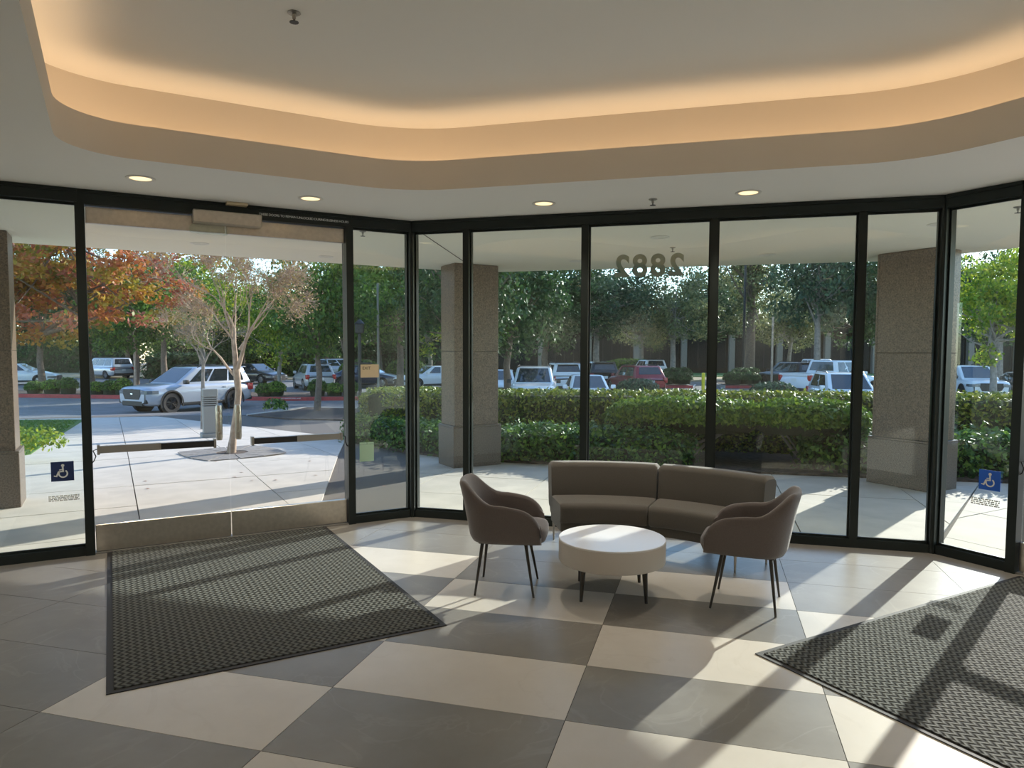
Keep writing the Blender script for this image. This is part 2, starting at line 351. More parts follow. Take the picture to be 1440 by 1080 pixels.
# ---- ceiling with the rounded cove opening
def offs_line(p, d, n, k): return (p + n*k, d)
def isect(l1, l2):
    p, d = l1; q, e = l2; det = d.x*(-e.y) + e.x*d.y; w = q-p
    t = (w.x*(-e.y) + e.x*w.y)/det; return p + d*t
def opening(off):
    """cove opening, off > 0 grows it"""
    k = 1.33 - off
    lines = [(K0 + D(-Q45)*1.33 + (C1-K0)*0 + D(Q45)*(0.62-off), D(-Q45)),           # left side, square to the left facet
             (C1 + D(-Q45)*k, D(Q45)), (C1 - D(math.pi/2)*k, D(0)), (C2 - D(Q45)*k, D(-Q45)),
             (K3 + D(math.pi*0.75)*(0.62-off), D(Q45))]
    pts = [isect(lines[i], lines[(i+1) % 5]) for i in range(5)]
    rad = [0.45+off, 0.95+off, 0.95+off, 0.45+off, 0.6+off]; out = []
    for i in range(5):
        p = pts[i]; a = (pts[i-1]-p).normalized(); b = (pts[(i+1) % 5]-p).normalized(); r = rad[i]
        half = math.acos(max(-1, min(1, a.dot(b))))/2; t = r/math.tan(half); cen = p + (a+b).normalized()*(r/math.sin(half))
        s0 = p + a*t; s1 = p + b*t; a0 = math.atan2(s0.y-cen.y, s0.x-cen.x); a1 = math.atan2(s1.y-cen.y, s1.x-cen.x)
        da = (a1-a0+math.pi) % (2*math.pi) - math.pi
        for j in range(13): q = a0 + da*j/12; out.append(Vector((cen.x + r*math.cos(q), cen.y + r*math.sin(q))))
    return out
OP = opening(0.0); OPB = opening(0.30)
bm = bmesh.new()
def loop(pts, z):
    vs = [bm.verts.new((p.x, p.y, z)) for p in pts]; return [bm.edges.new((vs[i], vs[(i+1) % len(vs)])) for i in range(len(vs))]
ed = loop([K0, C1, C2, K3, E1, E2, QP, W2, W1], CEIL) + loop(OP, CEIL)
bmesh.ops.triangle_fill(bm, use_beauty=True, use_dissolve=False, edges=ed)
me = bpy.data.meshes.new('ceiling'); bm.to_mesh(me); bm.free(); me.materials.append(M_CEIL)
ceiling = link('ceiling', me); tag(ceiling, 'low grey ceiling around a raised cove', None, None, 'structure')
def ring_wall(pts, z0, z1): 
    n = len(pts); return MB().add([(p.x, p.y, z0) for p in pts] + [(p.x, p.y, z1) for p in pts], [(i, (i+1) % n, n+(i+1) % n, n+i) for i in range(n)])
def ring_flat(a, b, z):
    n = len(a); return MB().add([(p.x, p.y, z) for p in a] + [(p.x, p.y, z) for p in b], [(i, (i+1) % n, n+(i+1) % n, n+i) for i in range(n)])
OPL = opening(0.025)
lipm = ring_wall(OP, CEIL, 3.30); t_ = ring_flat(OP, OPL, 3.30); lipm.add(t_.v, t_.f); t_ = ring_wall(OPL, 3.12, 3.30); lipm.add(t_.v, t_.f)
lipm.build('cove_fascia', M_COVE, ceiling, 40)
t_ = ring_flat(OPL, OPB, 3.12); t_.build('cove_ledge', M_COVE, ceiling)
ring_wall(OPB, 3.12, CEIL2).build('cove_wall', M_COVE, ceiling, 40)
MB().prism([(p.x, p.y) for p in opening(0.32)], CEIL2, CEIL2 + 0.05).build('raised_ceiling', M_CEIL, ceiling)
LEDA, LEDB = opening(0.10), opening(0.24)
ring_flat(LEDA, LEDB, 3.135).build('light_strip', M_LED, ceiling)
# roof over the room
roof = MB().prism([(p.x, p.y) for p in (K0, C1, C2, K3, E1, E2, QP, W2, W1)], 3.76, 4.3).build('roof', M_SOFFIT); roof['kind'] = 'structure'

# ---- downlights
def downlight(x, y, z, label, group, lit=True, power=18):
    t = thing('downlight', label, 'ceiling light', (x, y, z), 0, group)
    MB().lathe([(0.078, 0.0), (0.105, 0.0), (0.108, -0.004), (0.103, -0.008), (0.080, -0.006), (0.078, 0.0)], 28).build('trim_ring', M_TRIM, t, 60)
    MB().lathe([(0.078, -0.001), (0.077, -0.003), (0.0005, -0.0035)], 28).build('lens', M_LAMP if lit else M_OLENS, t, 60)
    if lit and power:
        li = bpy.data.lights.new('downlight_lamp', 'SPOT'); li.energy = power; li.color = (1.0, 0.88, 0.72); li.spot_size = math.radians(120); li.spot_blend = 0.8; li.shadow_soft_size = 0.07
        lo = bpy.data.objects.new('downlight_lamp', li); COL.objects.link(lo); lo.parent = t; lo.location = (0, 0, -0.02)
    return t
DLW = 66
for i, (x, y, lab) in enumerate([(-2.87, 5.58, 'lit round downlight above the glass entrance doors, nearer the side wall'), (-1.76, 6.29, 'lit round downlight above the door sign lettering'),
                 (0.28, 6.47, 'lit round downlight in the ceiling over the sofa back'), (1.96, 6.01, 'lit round downlight in the ceiling beside the sprinkler and sofa end')]):
    downlight(x, y, CEIL, lab, 'lobby downlights', True, DLW)
for x, y in ((4.15, 4.75), (4.75, 3.1), (2.9, 0.9), (1.9, -0.7), (0.1, -1.6), (-1.6, -1.7), (-2.6, 0.2)):  # unseen lamps added out of view to brighten the lobby
    downlight(x, y, CEIL, 'added unseen downlight brightening the lobby from behind the waiting area', 'added unseen downlights behind the seats', True, DLW)
def sprinkler(x, y, z, label, group=None):
    t = thing('sprinkler_head', label, 'sprinkler', (x, y, z), 0, group)
    MB().lathe([(0.036, 0.0), (0.038, -0.004), (0.028, -0.010), (0.012, -0.012), (0.010, -0.035), (0.0005, -0.036)], 16).build('escutcheon', M_ALU, t, 50)
    MB().lathe([(0.004, -0.036), (0.005, -0.05), (0.026, -0.052), (0.026, -0.055), (0.0005, -0.056)], 12).build('deflector', M_BLACK, t, 50)
sprinkler(-1.24, 4.15, CEIL2, 'small sprinkler head hanging from the raised cove ceiling')
sprinkler(1.22, 6.28, CEIL, 'small sprinkler head in the low ceiling between two downlights')

# ---- glazed facets: windows and doors
GL_Y0, GL_Y1 = -0.006, 0.006; HZ = 2.955
def glazed(name, org, ang, x0, x1, mulls, label):
    """frame with sill, header, mullions and panes between x0 and x1"""
    w = empty(name, (org.x, org.y, 0), ang); tag(w, label, None, None, 'structure')
    MB().box(x0, x1, -0.065, 0.065, 0.0, 0.075).build('sill', M_FRAME, w)
    MB().box(x0, x1, -0.085, 0.065, HZ, CEIL).build('header', M_FRAME, w)
    MB().box(x0, x1, -0.095, -0.085, CEIL-0.030, CEIL-0.004).build('header_reveal', M_FRAME, w)
    for m in mulls: MB().box(m-0.032, m+0.032, -0.075, 0.065, 0.075, HZ).build('mullion', M_FRAME, w)
    xs = [x0] + list(mulls) + [x1]; ps = []
    for a, b in zip(xs[:-1], xs[1:]):
        a2 = a + (0.032 if a in mulls else 0.0); b2 = b - (0.032 if b in mulls else 0.0)
        p = MB().box(a2, b2, GL_Y0, GL_Y1, 0.075, HZ).build('pane', M_GLASS, w); ps.append(p)
        bd = MB()
        bd.box(a2, b2, -0.028, -0.008, 0.075, 0.095).box(a2, b2, -0.028, -0.008, HZ-0.02, HZ).box(a2, a2+0.014, -0.028, -0.008, 0.095, HZ-0.02).box(b2-0.014, b2, -0.028, -0.008, 0.095, HZ-0.02)
        bd.build('glazing_bead', M_ALU if False else M_FRAME, w)
    return w, ps
AL, AC, AR = YAW+Q45, YAW, YAW-Q45
win_c, panes_c = glazed('window_2', C1, AC, 0.05, LC-0.05, [0.62, 1.83, 3.02, 4.26], 'tall dark framed window wall behind the sofa')
win_a, _ = glazed('window_1', K0, AL, 0.0, LS-2.955, [], 'narrow sidelight beside the entrance doors with accessibility sticker')
win_b, _ = glazed('window_3', K0, AL, LS-0.66, LS-0.05, [], 'narrow sidelight beside the entrance doors with exit plate')
win_d, _ = glazed('window_4', C2, AR, 0.05, 0.62, [], 'narrow sidelight with bright blue accessibility sticker')
win_e, _ = glazed('window_5', C2, AR, 2.96, LS, [], 'narrow sidelight on the far side of the second entrance')
# posts at the two corners and beside the doors
def post(name, org, ang, x, label, w=0.035):
    o = MB().box(x-w, x+w, -0.08, 0.07, 0, CEIL).build(name, M_FRAME, None, None, (org.x, org.y, 0), (0, 0, ang)); tag(o, label, None, None, 'structure'); return o
def corner(name, p, a, b):
    da, db = Vector((math.cos(a), math.sin(a))), Vector((math.cos(b), math.sin(b))); na, nb = Vector((-da.y, da.x)), Vector((-db.y, db.x))
    q = [p - da*0.05 + na*0.07, p + (na+nb).normalized()*0.075, p + db*0.05 + nb*0.07, p + db*0.05 - nb*0.08, p - (na+nb).normalized()*0.085, p - da*0.05 - na*0.08]
    o = MB().prism([((v-p).x, (v-p).y) for v in q], 0, CEIL).build(name, M_FRAME, None, None, (p.x, p.y, 0)); o['kind'] = 'structure'
corner('trim_1', C1, AL, AC); corner('trim_2', C2, AC, AR)
post('trim_3', K0, AL, LS-0.675, 'dark door post'); post('trim_4', K0, AL, LS-2.94, 'dark door post'); post('trim_5', C2, AR, 0.645, 'dark door post'); post('trim_6', C2, AR, 2.93, 'dark door post')

def entrance(name, org, ang, xa, xb, label, flip=False):
    d = empty(name, (org.x, org.y, 0), ang); tag(d, label, None, None, 'structure')
    MB().box(xa, xb, -0.085, 0.065, HZ-0.012, CEIL).build('header', M_FRAME, d)
    MB().box(xa, xb, -0.095, -0.085, CEIL-0.030, CEIL-0.004).build('header_reveal', M_FRAME, d)
    MB().box(xa, xb, -0.06, 0.06, 0.0, 0.012).build('threshold', M_ALU, d)
    mid = (xa+xb)/2
    for k, (a, b) in enumerate(((xa+0.006, mid-0.004), (mid+0.004, xb-0.006))):
        lf = MB().box(a, b, -0.006, 0.006, 0.245, 2.80).build('door_leaf', M_DGLASS, d)
        bevel_box(a, b, -0.025, 0.025, 0.016, 0.247, 0.004, 1).build('bottom_rail', M_STEEL, lf)
        bevel_box(a, b, -0.024, 0.024, 2.798, 2.935, 0.004, 1).build('top_rail', M_STEEL, lf)
        # touch bar, aluminium at the hinge side and black towards the meeting edge
        h0, h1 = (a+0.05, b-0.14) if k == 0 else (b-0.07, a+0.20)
        lo, hi = min(h0, h1), max(h0, h1); sp = lo + (hi-lo)*(0.52 if k == 0 else 0.48)
        mb = MB().box(lo, sp, -0.075, -0.030, 0.865, 0.925) if k == 0 else MB().box(sp, hi, -0.075, -0.030, 0.865, 0.925)
        bar = mb.build('push_bar', M_ALU, lf)
        (MB().box(sp, hi, -0.088, -0.032, 0.868, 0.922) if k == 0 else MB().box(lo, sp, -0.088, -0.032, 0.868, 0.922)).build('touch_pad', M_BLACK, lf)
        cap = MB().box(lo-0.02, lo, -0.085, -0.008, 0.855, 0.935).box(hi, hi+0.02, -0.085, -0.008, 0.855, 0.935); cap.build('push_bar_end', M_ALU, lf)
        hx = a if k == 0 else b; sgn = -1 if k == 0 else 1; ex = (lo-0.02) if k == 0 else (hi+0.02)
        MB().tube([(ex, -0.05, 0.90), (ex+sgn*0.03, -0.06, 0.89), (hx-sgn*0.02, -0.06, 0.84), (hx-sgn*0.004, -0.05, 0.80), (hx+sgn*0.02, -0.07, 0.775)], 0.005, 6).build('cable', M_BLACK, lf, 60)
        # vertical pull on the street side
        pxx = (mid-0.078) if k == 0 else (mid+0.090)
        MB().tube([(pxx, 0.075, 0.905), (pxx, 0.075, 0.93), (pxx, 0.075, 1.205), (pxx, 0.075, 1.23)], [0.024, 0.030, 0.030, 0.024], 14).build('pull_handle', M_STEEL, lf, 50)
        mb = MB(); [mb.tube([(pxx, 0.004, z), (pxx, 0.07, z)], 0.011, 8) for z in (0.98, 1.16)]; mb.build('handle_standoff', M_STEEL, lf, 50)
    # overhead operator box, ceiling sensor, and a reflection modelled as a clear rounded block
    bevel_box(mid-0.28, mid+0.30, -0.15, -0.028, 2.865, 2.975, 0.006, 1).build('operator_box', M_STEEL, d)
    bevel_box(mid-0.305, mid+0.02, -0.10, -0.03, 2.775, 2.855, 0.03, 3).build('reflection_block', M_GLASS, d, 50)
    bevel_box(mid-0.005, mid+0.175, -0.175, -0.096, CEIL-0.026, CEIL-0.001, 0.004, 1).build('ceiling_sensor', M_TAN, d)
    return d
ent1 = entrance('door_1', K0, AL, LS-2.905, LS-0.71, 'pair of frameless glass entrance doors with steel rails')
ent2 = entrance('door_2', C2, AR, 0.68, 2.895, 'second pair of glass entrance doors beside the blue sticker')
tm = text_mesh('THESE DOORS TO REMAIN UNLOCKED DURING BUSINESS HOURS', 0.030, M_WHITEP, spacing=0.92)
link('door_lettering', tm, ent1, (LS-1.105, -0.0865, 2.992), ROT_IN)
tm = text_mesh('2882', 0.285, M_NUM, 0.0008, spacing=1.19, bold=0.009)
link('street_number', tm, panes_c[2], (2.428, 0.0075, 2.545), ROT_OUT)
# ---- stickers and plates on the glass
def wheelchair(parent, s, mt, y=-0.0014):
    """simple seated figure with a wheel, drawn in raised vinyl, size s"""
    mb = MB(); n = 20
    def arc(cx, cz, r, a0, a1, w, k=n):
        ro = [[(cx + (r-w/2)*math.cos(a0+(a1-a0)*i/k), y, cz + (r-w/2)*math.sin(a0+(a1-a0)*i/k)), (cx + (r+w/2)*math.cos(a0+(a1-a0)*i/k), y, cz + (r+w/2)*math.sin(a0+(a1-a0)*i/k))] for i in range(k+1)]
        mb.grid(ro)
    def bar(x0, z0, x1, z1, w):
        d = Vector((x1-x0, z1-z0)).normalized()*w/2; p = Vector((-d.y, d.x)); mb.add([(x0-d.x+p.x, y, z0-d.y+p.y), (x0-d.x-p.x, y, z0-d.y-p.y), (x1+d.x-p.x, y, z1+d.y-p.y), (x1+d.x+p.x, y, z1+d.y+p.y)], [(0, 1, 2, 3)])
    arc(0.03*s, -0.13*s, 0.20*s, math.radians(-200), math.radians(55), 0.075*s)
    bar(0.02*s, 0.22*s, 0.03*s, 0.0, 0.085*s); bar(0.03*s, -0.0*s, -0.17*s, -0.02*s, 0.075*s); bar(-0.19*s, -0.03*s, -0.28*s, -0.26*s, 0.075*s); bar(-0.28*s, -0.27*s, -0.38*s, -0.24*s, 0.06*s); bar(0.02*s, 0.10*s, -0.13*s, 0.09*s, 0.05*s)
    arc(0.02*s, 0.33*s, 0.04*s, 0, 2*math.pi, 0.08*s)
    return mb.build('symbol', mt, parent)
def on_facet(name, label, cat, org, ang, x, z, y=-0.0085):
    d = Vector((math.cos(ang), math.sin(ang))); nn = Vector((-d.y, d.x)); p = org + d*x + nn*y
    return thing(name, label, cat, (p.x, p.y, z), ang)
t = on_facet('accessibility_sticker', 'navy square sticker with white wheelchair symbol on the sidelight', 'sticker', K0, AL, LS-3.125, 0.725)
MB().box(-0.082, 0.082, 0, 0.0012, -0.082, 0.082).build('backing', M_NAVY, t); wheelchair(t, 0.15, M_WHITEP)
t = on_facet('accessibility_sticker', 'bright blue square sticker with wheelchair symbol on the sidelight glass', 'sticker', C2, AR, 0.437, 0.70)
MB().box(-0.082, 0.082, 0, 0.0012, -0.082, 0.082).build('backing', M_BLUE, t); wheelchair(t, 0.15, M_WHITEP)
def notice(org, ang, x, z, label, mt, h=0.06):
    t = on_facet('window_notice', label, 'sticker', org, ang, x, z); mb = MB(); rr = random.Random(3)
    for k in range(4):
        u = -0.11
        while u < 0.105:
            w = min(rr.uniform(0.012, 0.035), 0.11-u); mb.box(u, u+w, 0, 0.0008, h/2-0.004-k*h/4-h*0.15, h/2-k*h/4-0.002); u += w + 0.005
    mb.build('lettering', mt, t)
notice(C2, AR, 0.41, 0.515, 'small white lettered notice below the blue sticker', M_WHITEP)
notice(K0, AL, LS-3.12, 0.50, 'faint small lettered notice below the navy sticker', M_WHITEP, 0.05)
t = on_facet('exit_plate', 'tan square exit plate fixed to the sidelight glass', 'sign', K0, AL, LS-0.462, 1.535)
bevel_box(-0.095, 0.095, -0.004, 0.003, -0.066, 0.066, 0.002, 1).build('plate', M_TAN, t)
link('lettering', text_mesh('EXIT', 0.042, M_BLACK), t, (-0.034, -0.005, 0.028), ROT_IN)
t = on_facet('green_sticker', 'pale green rectangular sticker low on the sidelight glass', 'sticker', K0, AL, LS-0.50, 0.715)
MB().box(-0.075, 0.075, 0, 0.0012, -0.10, 0.075).build('sheet', M_GREENST, t); MB().box(-0.075, 0.0, -0.001, 0.0, 0.078, 0.096).box(0.005, 0.075, -0.001, 0.0, 0.078, 0.096).build('tab', M_GREENST, t)
# ---- entrance mats
def floor_mat(x, y, ang, w, l, label, group='entrance mats'):
    t = thing('entrance_mat', label, 'mat', (x, y, 0.0004), ang, group)
    rim = MB(); b = 0.035
    for q in ([(0, 0), (w, 0), (w-b, b), (b, b)], [(w, 0), (w, l), (w-b, l-b), (w-b, b)], [(w, l), (0, l), (b, l-b), (w-b, l-b)], [(0, l), (0, 0), (b, b), (b, l-b)]): rim.prism(q, 0.0, 0.005)
    rim.build('rubber_border', M_RUB, t)
    MB().box(b, w-b, b, l-b, 0.0, 0.0105).build('ribbed_pile', M_MAT, t)
floor_mat(-2.046, 3.495, AL, 1.88, 2.93, 'dark ribbed entrance mat inside the steel railed doors')
floor_mat(1.407, 4.01, AR, 1.88, 2.93, 'grey ribbed entrance mat beside the armchair and second entrance')
# ================================================================== furniture
def smooth_step(a, b, x): t = min(max((x-a)/(b-a), 0), 1); return t*t*(3-2*t)
def make_chair(name, label, loc, face):
    """tub armchair, local +x is the way it faces"""
    t = thing(name, label, 'chair', loc, face, 'armchairs at the round table')
    rows = []; N = 44
    def plan(u, k):                      # u in -1..1 around the U, 0 = middle of the back
        th = math.pi + u*math.pi*0.5*1.0
        a = abs(u)
        if a < 0.62: ang = (u/0.62)*math.pi/2; x = -0.045 - 0.225*abs(math.cos(ang))**0.75; y = -0.272*math.copysign(abs(math.sin(ang))**0.75, ang)
        else: q = (a-0.62)/0.38; x = -0.045 + 0.30*q; y = -math.copysign(0.272 - 0.018*q*q, u)
        return x, y
    def ztop(a): 
        z = 0.815 - 0.155*smooth_step(0.24, 0.60, a) - 0.035*smooth_step(0.60, 0.95, a)
        q = max(0.0, (a-0.80)/0.20); return z - 0.165*(1-math.sqrt(max(0.0, 1-q*q)))
    for i in range(N+1):
        u = math.sin(math.pi/2*(-1 + 2*i/N))*0.7 + 0.3*(-1 + 2*i/N); a = abs(u); x, y = plan(u, 0); zt = ztop(a); lean = 0.075*(1-smooth_step(0.25, 0.65, a))
        out = []
        for (sc, zz, ln) in ((0.80, 0.375, 0), (0.93, 0.385, 0), (0.985, 0.42, 0.05), (1.0, 0.50, 0.2), (1.01, (0.5+zt)/2, 0.55), (1.015, zt-0.025, 0.95), (0.985, zt-0.004, 1.0), (0.93, zt, 1.0), (0.86, zt-0.006, 0.98), (0.82, zt-0.03, 0.92), (0.80, (0.5+zt)/2, 0.5), (0.80, 0.44, 0.1)):
            cx = 0.0 if a < 0.62 else (x+0.045)
            out.append((cx + (x-cx)*sc - lean*ln, y*sc, min(zz, zt) if zz > 0.5 else zz))
        rows.append(out)
    mb = MB().grid(rows)
    for k, r in ((0, rows[0]), (1, rows[-1])): mb.add(r, [tuple(range(len(r)))])
    me = mb.mesh('shell', M_CHAIR, 70); link('shell', me, t)
    # seat cushion and underside
    seat = []; 
    for zz, sc in ((0.375, 0.86), (0.385, 0.95), (0.42, 1.0), (0.455, 0.995), (0.475, 0.96), (0.485, 0.88), (0.488, 0.6), (0.489, 0.02)):
        ring = []
        for k in range(40):
            th = 2*math.pi*k/40; c, s = math.cos(th), math.sin(th)
            x = math.copysign(abs(c)**0.42, c)*0.265 + 0.035; y = math.copysign(abs(s)**0.42, s)*0.222
            ring.append((0.035 + (x-0.035)*sc, y*sc, zz))
        seat.append(ring)
    mb = MB().grid(seat, True); mb.add(seat[0], [tuple(range(40))[::-1]]); mb.build('seat', M_CHAIR, t, 60)
    MB().box(-0.19, 0.17, -0.16, 0.16, 0.362, 0.378).build('leg_frame', M_LEG, t)
    for sx, sy in ((1, 1), (1, -1), (-1, 1), (-1, -1)):
        MB().tube([(sx*0.155-0.01, sy*0.135, 0.372), (sx*0.21, sy*0.215, 0.0)], [0.0135, 0.0075], 10).build('leg', M_LEG, t, 50)
    return t
ch1 = make_chair('armchair', 'grey fabric tub armchair standing beside the entrance mat and coffee table', (-0.03, 5.17, 0), math.radians(-6))
ch2 = make_chair('armchair', 'grey fabric tub armchair standing in front of the sofa end', (1.63, 4.86, 0), math.radians(156.5))
# ---- coffee table
t = thing('coffee_table', 'round white drum coffee table on tapered dark legs', 'table', (0.725, 5.07, 0), math.radians(-12))
MB().lathe([(0.02, 0.236), (0.372, 0.236), (0.380, 0.240), (0.383, 0.248), (0.383, 0.388)], 96).build('drum', M_DRUM, t, 35)
MB().lathe([(0.383, 0.3885), (0.3835, 0.397), (0.380, 0.401), (0.02, 0.4015)], 96).build('table_top', M_TOP, t, 35)
for k in range(4):
    a = math.radians(45 + 90*k + 8); c, s = math.cos(a), math.sin(a)
    lg = MB().tube([(0.30*c, 0.30*s, 0.236), (0.305*c, 0.305*s, 0.17), (0.318*c, 0.318*s, 0.0)], [0.021, 0.0175, 0.011], 12).build('leg', M_LEG, t, 50)
    MB().add([(0.30*c, 0.30*s, 0.236), (0.24*c, 0.24*s, 0.236), (0.30*c, 0.30*s, 0.19), (0.30*c-0.012*s, 0.30*s+0.012*c, 0.236), (0.24*c-0.012*s, 0.24*s+0.012*c, 0.236), (0.30*c-0.012*s, 0.30*s+0.012*c, 0.19)],
             [(0, 1, 2), (3, 5, 4), (0, 3, 4, 1), (1, 4, 5, 2), (2, 5, 3, 0)]).build('bracket', M_LEG, lg)
# ---- curved two-piece sofa
SO = Vector((0.613, 4.68)); SL = Vector((1.25, 6.15))
sofa = thing('sofa', 'curved two-piece beige-grey fabric sofa on thin metal legs in front of the window', 'sofa', (SL.x, SL.y, 0), 0)
def sweep(a0, a1, prof, name, mt, n=16, endr=0.02):
    rows = []
    for i in range(n+1):
        f = i/n; a = math.radians(a0 + (a1-a0)*f)
        e = min(f, 1-f)*n; k = 1.0 if e >= 1 else 0.0
        ring = []
        cr = sum(p[0] for p in prof)/len(prof); cz = sum(p[1] for p in prof)/len(prof)
        for r, z in prof:
            rr = cr + (r-cr)*(1 if k else 1-endr/0.25); zz = cz + (z-cz)*(1 if k else 1-endr/0.18)
            ring.append((SO.x - SL.x + rr*math.cos(a), SO.y - SL.y + rr*math.sin(a), zz))
        rows.append(ring)
        if i in (0, n-1):                  # small rounded end
            pass
    # move the second and last-but-one rings close to the ends to keep the corners tight
    for i, src in ((1, 0), (n-1, n)):
        a = math.radians(a0 + (a1-a0)*(0.025 if src == 0 else 0.975)); rows[i] = [(SO.x - SL.x + r*math.cos(a), SO.y - SL.y + r*math.sin(a), z) for r, z in prof]
    mb = MB().grid(rows, True); mb.add(rows[0], [tuple(range(len(prof)))]); mb.add(rows[-1], [tuple(range(len(prof)))[::-1]])
    return mb.build(name, mt, sofa, 50)
def rrect(r0, r1, z0, z1, rd, n=4, bow=0.0):
    pts = []
    for cx, cz, a0 in ((r1-rd, z1-rd, 0), (r0+rd, z1-rd, 90), (r0+rd, z0+rd, 180), (r1-rd, z0+rd, 270)):
        for k in range(n+1): a = math.radians(a0 + 90*k/n); pts.append((cx + rd*math.cos(a), cz + rd*math.sin(a)))
    return pts
def tilt(prof, k, z0): return [(r + (z-z0)*k, z) for r, z in prof]
for a0, a1 in ((98.5, 66.9), (66.4, 34.5)):
    sweep(a0, a1, rrect(1.315, 1.80, 0.265, 0.445, 0.05), 'seat_cushion', M_SOFA)
    sweep(a0, a1, tilt(rrect(1.68, 1.84, 0.30, 0.735, 0.045), 0.10, 0.30), 'backrest', M_SOFA)
    sweep(a0-0.6, a1+0.6, rrect(1.37, 1.84, 0.185, 0.268, 0.015), 'base', M_SOFA)
for a in (97.0, 67.5, 65.8, 36.0):
    for r in (1.42, 1.83):
        c, s = math.cos(math.radians(a)), math.sin(math.radians(a))
        MB().tube([(SO.x-SL.x+r*c, SO.y-SL.y+r*s, 0.19), (SO.x-SL.x+r*c, SO.y-SL.y+r*s, 0.0)], [0.014, 0.008], 10).build('leg', M_SLEG, sofa, 50)
# ================================================================== outside: building edge
def V3(p, z): return (p.x, p.y, z)
SOFZ = 3.03
lineL = (C1 + D(math.pi*0.75)*3.55, D(Q45)); lineC = (C1 + D(math.pi/2)*4.35, D(0)); lineR = (C2 + D(Q45)*3.55, D(-Q45))
SA = isect(lineL, lineC); SB = isect(lineC, lineR); SL0 = K0 - D(Q45)*6.0 + D(math.pi*0.75)*3.55; SR0 = K3 + D(-Q45)*6.0 + D(Q45)*3.55
KL = K0 - D(Q45)*6.0; KR = K3 + D(-Q45)*6.0
def in_n(p, k): return p + k
sof = MB()
f0 = [KL, K0, C1, C2, K3, KR]; f1 = [SL0, SL0 + (SA-SL0)*0.4, SA, SB, SB + (SR0-SB)*0.6, SR0]
for i in range(5):
    q = [f0[i], f0[i+1], f1[i+1], f1[i]]
    sof.prism([(p.x, p.y) for p in q], SOFZ, 4.3)
so = sof.build('exterior_soffit', M_SOFFIT); tag(so, 'cream plaster soffit overhanging the walkway', None, None, 'structure')
# thin reveal lines from the corners of the glass out to the columns
rv = MB()
for a, b in ((C1, SA),):
    d = (b-a).normalized(); n = Vector((-d.y, d.x))*0.006; rv.prism([(p.x, p.y) for p in (a+n, b+n, b-n, a-n)], SOFZ-0.004, SOFZ+0.002)
rv.build('reveal', M_JOINT, so)
# building walls that go on beside the two entrances
for nm, a, b in (('wall_exterior_left', KL, K0), ('wall_exterior_right', K3, KR)):
    wall(nm, a, b, -0.1, 3.03, 0.2, M_GRAN)
for x, y, lab in ((925, 335, 'unlit pale soffit light outside the numbered window'), (1075, 358.5, 'unlit pale soffit light near the outer edge beside the granite column'), (810, 368, 'unlit pale soffit light near the outer edge facing the car park'),
             (285, 345.5, 'unlit pale soffit light outside the entrance doors'), (460, 363, 'unlit pale soffit light near the outer edge by the entrance walk'), (1312, 316, 'unlit pale soffit light outside the corner post')):
    Y = (SOFZ-CAMH)/((493.4-y)/FPX); downlight(px(x, Y), Y, SOFZ, lab, 'soffit lights', False)
for x, y, lab in ((943, 349, 'small sprinkler head under the soffit outside the numbered window'), (512, 328, 'small sprinkler head under the soffit outside the exit plate'), (1421, 292, 'small sprinkler head under the soffit outside the blue sticker')):
    Y = (SOFZ-CAMH)/((493.4-y)/FPX); sprinkler(px(x, Y), Y, SOFZ, lab, 'soffit sprinklers')
# ---- granite columns: plinth, stacked panels
def column(name, label, p, ang, wx, wy):
    """p = corner of the plinth nearest the glass, wx along ang, wy away"""
    t = thing(name, label, 'column', (p.x, p.y, 0), ang, 'granite columns under the soffit')
    bevel_box(0, wx, 0, wy, -0.05, 0.60, 0.006, 1).build('plinth', M_GRAND, t)
    bevel_box(-0.0, wx, 0, wy, 0.602, 0.625, 0.004, 1).build('plinth_cap', M_GRAND, t)
    i = 0.035; z = 0.627
    for z1 in (1.735, SOFZ-0.002):
        # four facing panels around the core
        bevel_box(i, wx-i, i, i+0.03, z, z1-0.006, 0.003, 1).build('panel', M_GRAN, t); bevel_box(i, wx-i, wy-i-0.03, wy-i, z, z1-0.006, 0.003, 1).build('panel', M_GRAN, t)
        bevel_box(i, i+0.03, i+0.032, wy-i-0.032, z, z1-0.006, 0.003, 1).build('panel', M_GRAN, t); bevel_box(wx-i-0.03, wx-i, i+0.032, wy-i-0.032, z, z1-0.006, 0.003, 1).build('panel', M_GRAN, t)
        z = z1
    MB().box(i+0.012, wx-i-0.012, i+0.012, wy-i-0.012, 0.0, SOFZ-0.001).build('core', M_JOINT, t)
column('granite_column', 'granite clad column outside the window wall between entrance and hedge', Vector((-0.861, 10.464)), AL, 0.80, 0.56)
column('granite_column', 'granite clad column beside the corner post and blue sticker', Vector((5.193, 8.743)), AL, 0.58, 0.86)
column('granite_column', 'granite clad column beside the lawn outside the navy stickered sidelight', C1 - D(Q45)*4.47 + D(math.pi*0.75)*2.44, AL, 0.82, 0.56)

